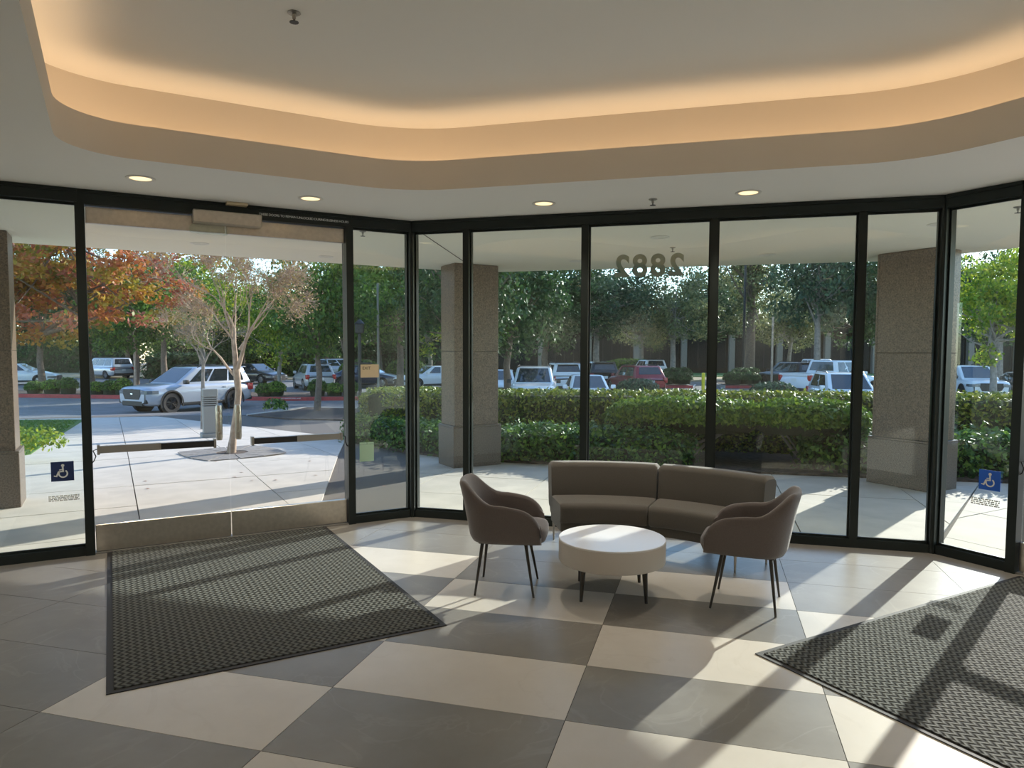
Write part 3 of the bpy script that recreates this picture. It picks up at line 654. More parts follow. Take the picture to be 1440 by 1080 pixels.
# ================================================================== ground
def strip(name, pts, dz, mt, z_th=0.02, parent=None, kind='structure', label=None, n=1):
    """flat area that follows the falling ground"""
    P = [Vector(p) for p in pts]
    mb = MB(); cuts = [12.0 + 2.0*k for k in range(9)]; pieces = [P]
    for c in cuts:
        nxt = []
        for q in pieces:
            a = clip_poly(q, Vector((0, c)), Vector((0, -1))); b = clip_poly(q, Vector((0, c)), Vector((0, 1)))
            nxt += [w for w in (a, b) if len(w) >= 3 and area(w) > 1e-4]
        pieces = nxt
    for q in pieces: mb.prism([(p.x, p.y) for p in q], lambda x, y: gz(x, y)+dz-z_th, lambda x, y: gz(x, y)+dz)
    o = mb.build(name, mt, parent)
    if kind and parent is None: o['kind'] = kind
    if label: o['label'] = label
    return o
strip('ground', [(-90, 5), (-90, 130), (110, 130), (110, 5), (4.5, -20), (-20, -20)], -0.05, M_JOINT, 0.05, label='ground under and around the building')
asph = strip('asphalt', [(-90, 21), (-90, 120), (110, 120), (110, 16), (4, 17), (-4, 30), (-8, 26), (-13, 22.5), (-20, 21)], -0.03, M_ASPH, 0.02, label='grey asphalt car park')
# concrete walk laid as separate slabs in three fields
plaza = strip('plaza', [(-22, 3.0), (-19, 19), (-13.5, 25), (-8.5, 24.5), (-5.2, 23), (-3.6, 17), (1.0, 13), (7.5, 10.5), (16, 4), (9, -3), (3.6, 2.5), (2, 7), (-1, 7.6), (-6, 4), (-14, -3)], -0.028, M_JOINT, 0.02, label='concrete walk of large slabs')
B1, B2 = D(math.pi/2 + math.pi/8), D(math.pi/2 - math.pi/8)
farL = [Vector(p) for p in ((-3.9, 17.5), (-5.3, 23.2), (-8.8, 24.3), (-13.3, 24.6), (-19, 19))]
def field(org, dx, dn, s_off, s_step, n_off, n_step, region, srange, nrange):
    for i in range(*srange):
        for j in range(*nrange):
            s0, s1 = s_off + i*s_step + 0.006, s_off + (i+1)*s_step - 0.006; n0, n1 = n_off + j*n_step + 0.006, n_off + (j+1)*n_step - 0.006
            q = [org + dx*s0 + dn*n0, org + dx*s1 + dn*n0, org + dx*s1 + dn*n1, org + dx*s0 + dn*n1]
            q = clip_convex(q, region)
            if len(q) < 3 or area(q) < 0.02: continue
            c = sum(q, Vector((0, 0)))/len(q); dz = random.Random(i*31+j).uniform(-0.0015, 0.0015)
            MB().prism([((p-c).x, (p-c).y) for p in q], lambda x, y: gz(c.x+x, c.y+y)-0.025-gz(c.x, c.y), lambda x, y: gz(c.x+x, c.y+y)+dz-gz(c.x, c.y)).build('slab', M_CONC, plaza, None, (c.x, c.y, gz(c.x, c.y)))
dxL, dnL = D(Q45), D(math.pi*0.75)
e0 = C1 + dnL*0.07
field(C1, dxL, dnL, -2.53, 1.5, 0.60, 1.33, [C1 + dnL*0.07 - dxL*12, e0, C1 + B1*6.0, Vector((-3.55, 15.2)), Vector((-5.0, 22.8)), Vector((-8.8, 24.3)), Vector((-13.3, 24.6)), Vector((-19, 19))], (-8, 4), (-1, 14))
field(C1, D(0), D(math.pi/2), 3.88, 1.5, 2.38, 1.2, [C1 + D(math.pi/2)*0.07, C2 + D(math.pi/2)*0.07, C2 + B2*5.2, C1 + B1*5.2], (-5, 3), (-3, 3))
dxR, dnR = D(-Q45), D(Q45)
field(C2, dxR, dnR, 0.9, 1.5, 0.60, 1.33, [C2 + dnR*0.07, C2 + dnR*0.07 + dxR*11, C2 + dnR*6 + dxR*11, C2 + dnR*6 + dxR*2.0, C2 + B2*5.0], (-3, 8), (-1, 5))
# planting beds, lawn, kerbs
bed = strip('planting_bed', [(-3.3, 14.6), (-1.75, 12.1), (-0.75, 11.25), (0.2, 10.95), (3.7, 10.05), (4.95, 9.75), (7.2, 9.25), (10.5, 7.0), (19, 7), (22, 17), (-2, 19), (-4.4, 20)], 0.03, M_SOIL, 0.08, label='bark mulch planting bed under the hedge')
lawn = strip('lawn', [(-8.0, 11.75), (-9.1, 13.9), (-12.9, 21.4), (-14.5, 21.2), (-24, 18), (-22, 9), (-14, 6), (-8.6, 8.2)], 0.012, M_LAWN, 0.05, label='strip of mown lawn beside the walk')
mulch = strip('tree_bed', [(-9.1, 24.4), (-7.0, 22.2), (-5.2, 21.8), (-5.0, 24), (-6.2, 29.0), (-8.6, 29.6)], 0.015, M_SOIL, 0.05, label='mulched bed around the street tree')
isl = strip('island_bed', [(-46, 37.6), (-30, 36.6), (-19.6, 35.1), (-11, 34.0), (-7.4, 34.5), (-4, 36), (-4, 38.0), (-46, 41.5)], 0.10, M_SOIL, 0.3, label='narrow planted island with a red kerb')
def kerb(name, pts, w, h, mt, label, par=None):
    mb = MB()
    for (x0, y0), (x1, y1) in zip(pts[:-1], pts[1:]):
        d = Vector((x1-x0, y1-y0)).normalized(); n = Vector((-d.y, d.x))*w/2
        mb.prism([(x0-n.x, y0-n.y), (x1-n.x, y1-n.y), (x1+n.x, y1+n.y), (x0+n.x, y0+n.y)], lambda x, y: gz(x, y)-0.05, lambda x, y: gz(x, y)+h)
    o = mb.build(name, mt, par)
    if par is None: o['kind'] = 'structure'; o['label'] = label
    return o
rk = kerb('kerb', [(-46, 37.5), (-30, 36.5), (-19.6, 35.0), (-11, 33.9), (-7.4, 34.4), (-3.8, 36.0)], 0.18, 0.15, M_RED, 'red painted kerb of the planted island')
tm = text_mesh('NO PARKING FIRE LANE', 0.085, M_WHITEP); d_ = Vector((8.6, -1.1)).normalized()
link('kerb_lettering', tm, rk, (-10.55, 33.85, -0.555), (math.pi/2, 0, math.atan2(0.5, 3.6)))
rk['label'] = 'red painted kerb with white fire lane lettering'
kerb('kerb', [(-9.1, 24.5), (-8.6, 29.7), (-6.2, 29.1), (-4.8, 24)], 0.15, 0.03, M_CURB, 'low concrete kerb around the mulched tree bed')
for xa, xb, lab in ((926, 975, 'red kerbed parking island with round shrubs near the yellow post'), (1020, 1070, 'red kerbed parking island with round shrubs beside the dark SUV')):
    Y = 46.5; x0, x1 = px(xa, Y), px(xb, Y)
    o = MB().prism([(x0, Y), (x1, Y), (x1+0.6, Y+8), (x0+0.6, Y+8)], -0.7, -0.5).build('parking_island', M_CURB); tag(o, lab, None, None, 'structure')
    MB().box(x0+0.02, x1-0.02, Y-0.02, Y+0.14, -0.66, -0.49).build('kerb_face', M_RED, o)
    MB().prism([(x0+0.2, Y+0.25), (x1-0.2, Y+0.25), (x1+0.3, Y+7.8), (x0+0.8, Y+7.8)], -0.55, -0.48).build('mulch', M_SOIL, o)
# painted stripes in the car park
for i, (xa, ya, xb, yb) in enumerate([(px(940, 44), 44, px(930, 40), 40), (px(978, 52), 52, px(970, 44), 44), (px(1012, 52), 52, px(1018, 44), 44)] + [(6 + 2.75*k, 32, 6.3 + 2.75*k, 37) for k in range(-3, 5)]):
    d = Vector((xb-xa, yb-ya)).normalized(); n = Vector((-d.y, d.x))*0.06
    MB().prism([(xa-n.x, ya-n.y), (xb-n.x, yb-n.y), (xb+n.x, yb+n.y), (xa+n.x, ya+n.y)], -0.69, -0.664).build('parking_stripe', M_WHITEP, asph)
berm = strip('berm', [(-90, 62), (-30, 60), (-2, 56), (30, 58), (60, 52), (110, 48), (110, 70), (60, 74), (-90, 80)], 0.06, M_DRY, 0.2, label='dry grass and bark bank behind the car park')
strip('far_lawn', [(-90, 80), (-20, 72), (-20, 110), (-90, 110)], 0.08, M_DRY, 0.2, label='dry grass field beyond the car park')
strip('far_grass', [(-20, 66), (45, 64), (45, 74), (-20, 76)], 0.12, M_LAWN, 0.2, label='green grass in front of the brown building')

# ================================================================== planting helpers
def leaf_mesh(name, P, N, size, mt, rng, aspect=0.55, curl=0.0):
    n = len(P); T = rng.normal(size=(n, 3)); T -= N*np.sum(T*N, axis=1, keepdims=True); T /= np.linalg.norm(T, axis=1, keepdims=True)+1e-9
    S = np.cross(N, T); sz = np.asarray(size).reshape(-1, 1)*np.ones((n, 1))
    a = T*sz*0.5; b = S*sz*0.5*aspect
    vs = np.empty((n, 4, 3)); vs[:, 0] = P-a; vs[:, 1] = P-a*0.1+b; vs[:, 2] = P+a; vs[:, 3] = P-a*0.1-b
    me = bpy.data.meshes.new(name); me.vertices.add(n*4); me.vertices.foreach_set('co', vs.ravel())
    me.loops.add(n*4); me.loops.foreach_set('vertex_index', np.arange(n*4, dtype=np.int32))
    me.polygons.add(n); me.polygons.foreach_set('loop_start', np.arange(0, n*4, 4, dtype=np.int32)); me.polygons.foreach_set('loop_total', np.full(n, 4, dtype=np.int32))
    at = me.attributes.new('rnd', 'FLOAT', 'FACE'); at.data.foreach_set('value', rng.random(n).astype(np.float32))
    me.materials.append(mt); me.update(calc_edges=True); return me
def rnd_unit(rng, n): v = rng.normal(size=(n, 3)); return v/np.linalg.norm(v, axis=1, keepdims=True)
def blend_n(rng, N, k): v = N + rnd_unit(rng, len(N))*k; return v/np.linalg.norm(v, axis=1, keepdims=True)
def path_at(pts, f):
    L = [0]; 
    for a, b in zip(pts[:-1], pts[1:]): L.append(L[-1] + math.hypot(b[0]-a[0], b[1]-a[1]))
    s = f*L[-1]
    for i in range(len(pts)-1):
        if s <= L[i+1] or i == len(pts)-2:
            t = (s-L[i])/(L[i+1]-L[i]); a, b = pts[i], pts[i+1]; d = Vector((b[0]-a[0], b[1]-a[1])).normalized()
            return Vector((a[0]+(b[0]-a[0])*t, a[1]+(b[1]-a[1])*t)), Vector((-d.y, d.x))
def hedge(name, label, cat, pts, w, z0, z1, mt, n, size, seed, rough=0.05, rnd=0.9, cap=True):
    """clipped hedge along a path: leaves over a boxed core; z0 and z1 above the local ground"""
    rng = np.random.default_rng(seed); P = []; N = []
    c0 = pts[len(pts)//2]; t = thing(name, label, cat, (c0[0], c0[1], gz(*c0)))
    h = z1-z0; per = 2*h + w
    for k in range(n):
        c, nr = path_at(pts, rng.random()); u = rng.random()*per
        if u < h: off, z, nn = -w/2, z0+u, Vector((-nr.x, -nr.y, 0.25))
        elif u < h+w: off, z, nn = -w/2+(u-h), z1, Vector((0, 0, 1))
        else: off, z, nn = w/2, z0+(u-h-w), Vector((nr.x, nr.y, 0.25))
        # rounded shoulders
        e = abs(off)/(w/2); 
        if z > z1-0.12: z -= 0.10*max(0, (e-0.7)/0.3)**2
        j = rng.normal(size=3)*rough; q = c + nr*off
        P.append((q.x+j[0], q.y+j[1], gz(q.x, q.y)+z+j[2]*0.7)); N.append(nn.normalized())
    if cap:
        for e in (0.0, 1.0):
            c, nr = path_at(pts, e); dd = Vector((nr.y, -nr.x))*(1 if e else -1)
            for k in range(int(n*w/ (per*8))+30):
                off = rng.uniform(-w/2, w/2); z = rng.uniform(z0, z1); q = c + nr*off + dd*abs(rng.normal()*rough); P.append((q.x, q.y, gz(q.x, q.y)+z)); N.append((dd.x, dd.y, 0.2))
    P = np.array(P); N = blend_n(rng, np.array(N, float), rnd); P -= np.array([c0[0], c0[1], gz(*c0)])
    o = link('foliage', leaf_mesh('foliage', P, N, rng.uniform(0.7, 1.25, len(P))*size, mt, rng), t); o['kind'] = 'stuff'
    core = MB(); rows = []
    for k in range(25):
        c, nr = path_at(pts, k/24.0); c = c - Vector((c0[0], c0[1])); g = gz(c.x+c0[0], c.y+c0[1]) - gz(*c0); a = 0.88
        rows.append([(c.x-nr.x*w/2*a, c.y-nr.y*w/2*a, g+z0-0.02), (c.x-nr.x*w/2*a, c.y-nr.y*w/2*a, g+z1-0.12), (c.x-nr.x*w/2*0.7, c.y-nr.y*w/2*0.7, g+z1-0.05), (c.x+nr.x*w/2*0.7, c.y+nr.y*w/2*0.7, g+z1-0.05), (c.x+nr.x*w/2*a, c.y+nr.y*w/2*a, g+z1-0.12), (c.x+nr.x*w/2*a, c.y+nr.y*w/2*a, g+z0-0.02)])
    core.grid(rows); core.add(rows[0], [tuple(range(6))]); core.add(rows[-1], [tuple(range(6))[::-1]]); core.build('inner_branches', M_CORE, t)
    return t
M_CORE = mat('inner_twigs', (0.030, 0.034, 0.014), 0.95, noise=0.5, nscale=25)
nC, dC = D(math.pi/2), D(0)
def fc(s, p): q = C1 + dC*s + nC*p; return (q.x, q.y)      # point from window-wall coordinates
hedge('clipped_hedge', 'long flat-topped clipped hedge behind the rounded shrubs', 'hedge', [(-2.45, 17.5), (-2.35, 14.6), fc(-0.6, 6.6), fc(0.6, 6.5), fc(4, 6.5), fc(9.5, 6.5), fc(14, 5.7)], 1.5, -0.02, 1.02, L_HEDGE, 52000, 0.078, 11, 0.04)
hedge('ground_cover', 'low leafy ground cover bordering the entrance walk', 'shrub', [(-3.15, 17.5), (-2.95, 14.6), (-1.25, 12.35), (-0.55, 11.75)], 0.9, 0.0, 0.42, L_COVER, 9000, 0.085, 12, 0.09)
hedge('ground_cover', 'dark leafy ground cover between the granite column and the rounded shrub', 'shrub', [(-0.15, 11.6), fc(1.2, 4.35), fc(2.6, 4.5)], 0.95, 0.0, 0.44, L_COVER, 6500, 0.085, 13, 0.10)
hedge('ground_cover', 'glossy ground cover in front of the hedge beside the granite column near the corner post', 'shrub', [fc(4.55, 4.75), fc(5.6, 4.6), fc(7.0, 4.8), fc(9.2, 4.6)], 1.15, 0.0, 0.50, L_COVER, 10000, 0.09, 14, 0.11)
def cluster_branches(mb, base, tops, r0, rng, sides=6):
    for tp in tops:
        b = Vector(base) + Vector((rng.normal()*r0*0.6, rng.normal()*r0*0.6, 0)); tpv = Vector(tp); m = b.lerp(tpv, 0.5) + Vector((rng.normal()*0.05, rng.normal()*0.05, 0.03))
        mb.tube([b, m, tpv], [r0, r0*0.7, r0*0.35], sides)
def dome_shrub(name, label, x, y, rx, ry, z0, z1, rz, mt, n, size, seed, trunk=True, group=None, core=True):
    rng = np.random.default_rng(seed); g = gz(x, y); t = thing(name, label, 'shrub', (x, y, g), rz, group)
    v = rnd_unit(rng, n); v[:, 2] = np.abs(v[:, 2])*1.0 - 0.35*(rng.random(n) < 0.35)*np.abs(v[:, 2])*1.6
    e = 2.6; k = (np.abs(v[:, 0])**e + np.abs(v[:, 1])**e + np.abs(v[:, 2])**e)**(-1/e); P = v*k[:, None]
    h = (z1-z0)*0.5; zc = z0 + h*0.9
    Pw = np.stack([P[:, 0]*rx, P[:, 1]*ry, np.where(P[:, 2] > 0, P[:, 2]*(z1-zc), P[:, 2]*(zc-z0))+zc], 1) + rng.normal(size=(n, 3))*0.03
    Nn = P/np.linalg.norm(P, axis=1, keepdims=True)
    o = link('foliage', leaf_mesh('foliage', Pw, blend_n(rng, Nn, 0.8), rng.uniform(0.7, 1.3, n)*size, mt, rng), t); o['kind'] = 'stuff'
    prof = [(0.05, z0+0.06), (0.80, z0+0.08), (0.90, zc), (0.82, z1-(z1-zc)*0.35), (0.5, z1-0.09), (0.05, z1-0.07)]
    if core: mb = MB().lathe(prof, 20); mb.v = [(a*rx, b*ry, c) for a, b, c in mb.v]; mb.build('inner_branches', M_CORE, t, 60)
    if trunk:
        mb = MB(); cluster_branches(mb, (0, 0, -0.03), [(rx*0.55*math.cos(a), ry*0.5*math.sin(a), z0+0.12) for a in np.linspace(0, 6.0, 6)], 0.035, rng); mb.build('trunk', M_GREYB, t, 60)
    return t
p = fc(2.65, 4.98); dome_shrub('rounded_shrub', 'broad rounded clipped shrub on twisted stems behind the sofa', p[0], p[1], 1.25, 0.55, 0.38, 0.96, YAW, L_SHRUB, 9500, 0.075, 21)
p = fc(4.45, 4.72); dome_shrub('rounded_shrub', 'rounded clipped shrub on forked stems next to the glossy ground cover', p[0], p[1], 0.85, 0.55, 0.42, 0.98, YAW, L_SHRUB, 7000, 0.075, 22)
# blades of grass on the near end of the lawn
rngg = np.random.default_rng(77); gp = []
while len(gp) < 9000:
    x, y = rngg.uniform(-15, -8), rngg.uniform(10.5, 21); 
    if -(x+8.0) > (y-11.75)*0.52 and y < 20.8 + 0.1*x+1.4: gp.append((x, y, gz(x, y)+0.03))
gp = np.array(gp); gn = blend_n(rngg, np.tile([0.0, -1.0, 0.15], (len(gp), 1)), 1.1)
go = link('grass_blades', leaf_mesh('grass_blades', gp, gn, rngg.uniform(0.06, 0.11, len(gp)), L_GRASS, rngg, 0.22), lawn); go['kind'] = 'stuff'
# small shrubs: on the red kerbed island, in the car park islands
isl_px = [(48, 36.9), (72, 36.8), (95, 36.7), (135, 36.4), (155, 36.2), (172, 36.1), (372, 35.3), (388, 35.4), (446, 35.6), (470, 35.7), (492, 35.9)]
for k, (x, Y) in enumerate(isl_px):
    dome_shrub('small_shrub', 'small round green shrub on the red kerbed island', px(x, Y), Y, 0.42, 0.40, 0.02, 0.70+0.10*(k % 3), 0, L_SHRUB if k % 2 else L_GREEN, 900, 0.11, 40+k, False, 'small shrubs on the planted island')
for base_x in (949, 1045):
    for k, (dx, dy, r) in enumerate(((-14, 47.4, 0.62), (10, 47.3, 0.66), (-3, 49.5, 0.7), (12, 50.5, 0.6))):
        dome_shrub('small_shrub', 'dense dark ball shrub on a parking island ' + ('near the yellow post' if base_x < 1000 else 'beside the dark SUV'), px(base_x+dx, dy), dy, r, r, 0.14, 1.0+0.22*(k > 1), 0, L_DARK, 900, 0.13, 60+k, False, 'ball shrubs on the parking islands')
for x, lab in ((897, 'low grey-green juniper mound in front of the red car'), (1088, 'low grey-green juniper mound in front of the dark SUV')):
    dome_shrub('juniper_mound', lab, px(x, 31.0 if x < 1000 else 28.0), 31.0 if x < 1000 else 28.0, 0.95, 0.7, 0.0, 1.16, 0, L_BLUE, 1800, 0.11, 80+int(x), False, 'juniper mounds behind the hedge')
dome_shrub('small_shrub', 'sparse young shrub on the mulched tree bed', px(387, 24.0), 24.0, 0.35, 0.3, 0.05, 0.55, 0, L_COVER, 320, 0.12, 91, False, None, False)
dome_shrub('yellow_shrub', 'yellow-green twiggy shrub beside the lawn', -7.45, 11.0, 0.42, 0.3, 0.05, 0.5, 0, L_YELG, 420, 0.07, 92, False, None, False)
for x, Y, r, lab in ((664, 52, 1.2, 'dense green hedge mound behind the granite column'), (506, 50, 0.95, 'trimmed green hedge mound beyond the navy sedan'), (572, 50.5, 0.95, 'trimmed green hedge mound beside the pale tree trunk'), (885, 62, 1.6, 'trimmed hedge mound in front of the brown building')):
    dome_shrub('hedge_mound', lab, px(x, Y), Y, r*1.5, r, 0.0, 1.7, 0, L_GREEN, 1800, 0.20, 95+x, False)

# ================================================================== trees
def grow(mb, rng, base, d, length, r, depth, tips, spread=0.5, up=0.15, sides=6, kids=(2, 3), shrink=0.72):
    """recursive branches; collects tip points"""
    p0 = Vector(base); d = Vector(d).normalized(); n = 3; pts = [p0]; rad = [r]
    for i in range(n):
        d = (d + Vector(rng.normal(size=3))*0.13 + Vector((0, 0, up*0.3))).normalized(); pts.append(pts[-1] + d*(length/n)); rad.append(r*(1-0.42*(i+1)/n))
    mb.tube(pts, rad, sides, caps=False)
    if depth == 0: tips.append((pts[-1].copy(), d.copy())); return
    for k in range(rng.integers(kids[0], kids[1]+1)):
        ax = Vector(rng.normal(size=3)); ax = (ax - d*ax.dot(d)).normalized(); a = spread*rng.uniform(0.6, 1.35)
        nd = (d*math.cos(a) + ax*math.sin(a) + Vector((0, 0, up))).normalized()
        grow(mb, rng, pts[-1] if k < 2 else pts[-2], nd, length*shrink*rng.uniform(0.8, 1.15), rad[-1]*0.78, depth-1, tips, spread, up, max(3, sides-1), kids, shrink)
def crown_points(rng, n, cx, cz, rx, rz, clusters, csize):
    """leaf positions in clumps spread through an ellipsoid, denser outside"""
    v = rnd_unit(rng, clusters)*(rng.random((clusters, 1))**0.42); C = v*np.array([rx, rx, rz]) + np.array([cx, 0, cz])
    idx = rng.integers(0, clusters, n); off = rnd_unit(rng, n)*(rng.random((n, 1))**0.5)*csize
    off[:, 2] *= 0.7
    return C[idx] + off, C
TREE_CACHE = {}
def tree_meshes(key, h, rx, rz, cz, trunk_r, leafm, barkm, n, size, clusters, csize, seed):
    if key in TREE_CACHE: return TREE_CACHE[key]
    rng = np.random.default_rng(seed); mb = MB(); tz = cz - rz*0.35
    bend = [Vector((rng.normal()*0.10, rng.normal()*0.10, 0)) for _ in range(4)]
    tp = [Vector((0, 0, -0.1)), Vector((0, 0, tz*0.4)) + bend[0], Vector((0, 0, tz*0.8)) + bend[1], Vector((0, 0, cz+rz*0.3)) + bend[2]]
    mb.tube(tp, [trunk_r*1.15, trunk_r*0.9, trunk_r*0.75, trunk_r*0.25], 9)
    P, C = crown_points(rng, n, 0, cz, rx, rz, clusters, csize)
    for c in C[:min(26, clusters)]:
        s = tp[1].lerp(tp[3], rng.uniform(0.25, 0.85)); e = Vector(c); m = s.lerp(e, 0.5) + Vector((0, 0, -0.08*(e-s).length)); mb.tube([s, m, e], [trunk_r*0.34, trunk_r*0.22, trunk_r*0.07], 5, False)
    tm_ = mb.mesh('trunk', barkm, 60); lm = leaf_mesh('crown', P, rnd_unit(rng, n), rng.uniform(0.7, 1.3, n)*size, leafm, rng)
    TREE_CACHE[key] = (tm_, lm); return TREE_CACHE[key]
def tree(name, label, x, y, key, sx=1.0, sz=1.0, rz=0.0, group=None, **kw):
    g = gz(x, y); tm_, lm = tree_meshes(key, **kw) if kw else TREE_CACHE[key]
    t = thing(name, label, 'tree', (x, y, g), rz, group); t.scale = (sx, sx, sz)
    link('trunk', tm_, t); o = link('crown', lm, t); o['kind'] = 'stuff'; return t
# base kinds (heights in metres)
K_BROAD = dict(h=8, rx=2.7, rz=2.4, cz=4.6, trunk_r=0.16, leafm=L_GREEN, barkm=M_BARK, n=8500, size=0.20, clusters=85, csize=0.75, seed=101)
K_DARK = dict(h=9, rx=3.1, rz=3.4, cz=5.6, trunk_r=0.20, leafm=L_DARK, barkm=M_BARK, n=10000, size=0.22, clusters=100, csize=0.85, seed=102)
K_BLUE = dict(h=9, rx=2.9, rz=2.9, cz=5.3, trunk_r=0.20, leafm=L_BLUE, barkm=M_GREYB, n=9000, size=0.22, clusters=90, csize=0.8, seed=103)
K_OLIVE = dict(h=8, rx=2.7, rz=2.5, cz=4.6, trunk_r=0.17, leafm=L_OLIVE, barkm=M_GREYB, n=8000, size=0.18, clusters=95, csize=0.65, seed=104)
K_YEL = dict(h=7, rx=2.6, rz=2.5, cz=4.4, trunk_r=0.15, leafm=L_YELG, barkm=M_GREYB, n=8500, size=0.19, clusters=80, csize=0.7, seed=105)
K_TALL = dict(h=16, rx=2.5, rz=5.6, cz=8.2, trunk_r=0.30, leafm=L_OLIVE, barkm=M_BARK, n=9500, size=0.21, clusters=130, csize=0.75, seed=106)
K_CON = dict(h=18, rx=2.6, rz=7.0, cz=9.0, trunk_r=0.28, leafm=L_DARK, barkm=M_BARK, n=10000, size=0.24, clusters=150, csize=0.8, seed=107)
KINDS = dict(broad=K_BROAD, dark=K_DARK, blue=K_BLUE, olive=K_OLIVE, yel=K_YEL, tall=K_TALL, con=K_CON)
for k, v in KINDS.items(): tree_meshes(k, **v)
TR = [  # image column of the trunk, depth, kind, width scale, height scale, label
    (445, 27.8, 'broad', 0.78, 0.95, 'round-headed dark green street tree on the mulched bed', 'street_tree'),
    (395, 36.0, 'yel', 0.78, 0.88, 'small yellow-green tree with leaning pale trunk on the planted island', 'island_tree'),
    (190, 36.0, 'broad', 0.95, 1.0, 'green tree with pale trunk on the planted island', 'island_tree'),
    (232, 46.0, 'broad', 1.25, 1.15, 'spreading green tree with dark forked trunk behind the silver SUV', 'parking_tree'),
    (283, 54.0, 'yel', 1.5, 1.5, 'tall bright yellow-green tree beyond the black car', 'parking_tree'),
    (652, 27.5, 'dark', 0.85, 0.95, 'dark green tree rising behind the granite column next to the hedge', 'parking_tree'),
    (676, 33.0, 'broad', 1.0, 1.2, 'mid-green tree mostly hidden behind the granite column', 'parking_tree'),
    (340, 60.0, 'dark', 1.05, 0.85, 'dark tree with low crown behind the black car', 'parking_tree'),
    (412, 70.0, 'broad', 1.25, 0.95, 'mid-green tree with low crown behind the silver wagon', 'parking_tree'),
    (462, 60.5, 'dark', 0.95, 0.9, 'dark tree with low crown beyond the silver SUV', 'parking_tree'),
    (535, 70.0, 'dark', 1.25, 0.95, 'dark tree with low crown beyond the slim grey pole', 'parking_tree'),
    (180, 66.0, 'broad', 1.5, 0.9, 'mid-green tree with low crown behind the tall dark hedge', 'parking_tree'),
    (60, 44.0, 'dark', 1.0, 0.95, 'dark green tree behind the autumn tree', 'parking_tree'),
    (128, 50.0, 'dark', 1.2, 1.0, 'dark green tree behind the minivan', 'parking_tree'),
    (482, 46.0, 'broad', 1.35, 1.25, 'leafy green tree behind the navy sedan', 'parking_tree'),
    (562, 40.0, 'broad', 1.25, 1.25, 'leafy green tree with pale trunk standing behind the hedge', 'parking_tree'),
    (604, 52.0, 'yel', 1.15, 1.15, 'light green tree standing beside the granite column', 'parking_tree'),
    (715, 33.6, 'dark', 0.88, 0.95, 'dark green tree with stout trunk beside the white SUV', 'parking_tree'),
    (770, 47.0, 'dark', 1.15, 1.05, 'dark tree with drooping branches behind the white SUV', 'parking_tree'),
    (842, 50.0, 'blue', 1.25, 1.15, 'blue-green tree standing behind the dark SUV', 'parking_tree'),
    (945, 50.0, 'olive', 1.25, 1.15, 'pale olive-green tree with forked trunk behind the ball shrubs', 'parking_tree'),
    (902, 62.0, 'olive', 1.35, 1.1, 'pale olive tree in front of the brown building', 'parking_tree'),
    (1000, 64.0, 'blue', 1.3, 1.15, 'grey-green tree near the brown building', 'parking_tree'),
    (1053, 58.0, 'tall', 1.35, 1.25, 'tall open olive tree with straight dark trunk', 'tall_tree'),
    (1110, 66.0, 'olive', 1.2, 1.1, 'olive-green tree behind the white pickup', 'parking_tree'),
    (1150, 47.0, 'blue', 1.15, 1.35, 'large dense blue-green tree behind the white pickup', 'parking_tree'),
    (1210, 52.0, 'dark', 1.3, 1.3, 'large dense dark tree beside the far pickup', 'parking_tree'),
    (1275, 45.0, 'dark', 1.0, 1.05, 'dense dark tree hidden behind the granite column', 'parking_tree'),
    (1398, 30.0, 'yel', 0.92, 1.05, 'sunlit yellow-green tree behind the hedge near the second entrance', 'sunlit_tree'),
    (1405, 42.0, 'blue', 1.0, 1.0, 'grey-green tree with thick trunk beside the dark car', 'parking_tree'),
]
for x, Y, k, sx, sz, lab, nm in TR:
    tree(nm, lab, px(x, Y), Y, k, sx, sz, (x*0.37) % 6.28, 'trees around the car park')
# belt of taller trees behind, standing in front of and beside the far building
rr = random.Random(5)
belt = [(x - 12, 82 + (i % 4)*13, ('con', 'dark', 'tall', 'blue', 'broad')[i % 5]) for i, x in enumerate(range(-408, 560, 46))] + [(x, 98 + (i % 3)*13, ('con', 'tall', 'dark')[i % 3]) for i, x in enumerate(range(606, 1500, 48))]
for i, (x, Y, k) in enumerate(belt):
    s = {'con': 1.15, 'tall': 1.1, 'dark': 1.7, 'blue': 1.6, 'broad': 1.9}[k]*rr.uniform(0.9, 1.1)
    if 860 < x < 960: s *= 0.75
    if 300 < x < 360: s *= 0.8
    lab = {'con': 'tall dark conifer in the far belt of trees', 'tall': 'tall open olive tree in the far belt of trees', 'dark': 'broad dark tree in the far belt of trees', 'blue': 'broad blue-green tree in the far belt of trees', 'broad': 'broad mid-green tree in the far belt of trees'}[k]
    tree('far_tree', lab, px(x, Y), Y, k, s, s, x*0.7 % 6.28, 'far belt of trees')
for i, (xa, xb, Y, hh, lab) in enumerate(((212, 330, 60, 1.8, 'dark low hedge behind the minivan and forked tree'), (330, 470, 64, 2.2, 'dark hedge behind the black car'), (-60, 190, 72, 3.0, 'tall dark hedge along the dry grass field'), (222, 405, 73, 3.4, 'tall leafy screen hedge behind the parking trees'), (424, 600, 72, 3.2, 'tall leafy screen hedge behind the navy sedan'))):
    hedge('screen_hedge', lab, 'hedge', [(px(xa, Y), Y), (px((xa+xb)/2, Y), Y+0.5), (px(xb, Y), Y)], 2.0, 0.0, hh, L_DARK if i % 2 == 0 else L_GREEN, 4200, 0.30, 300+i, 0.25)
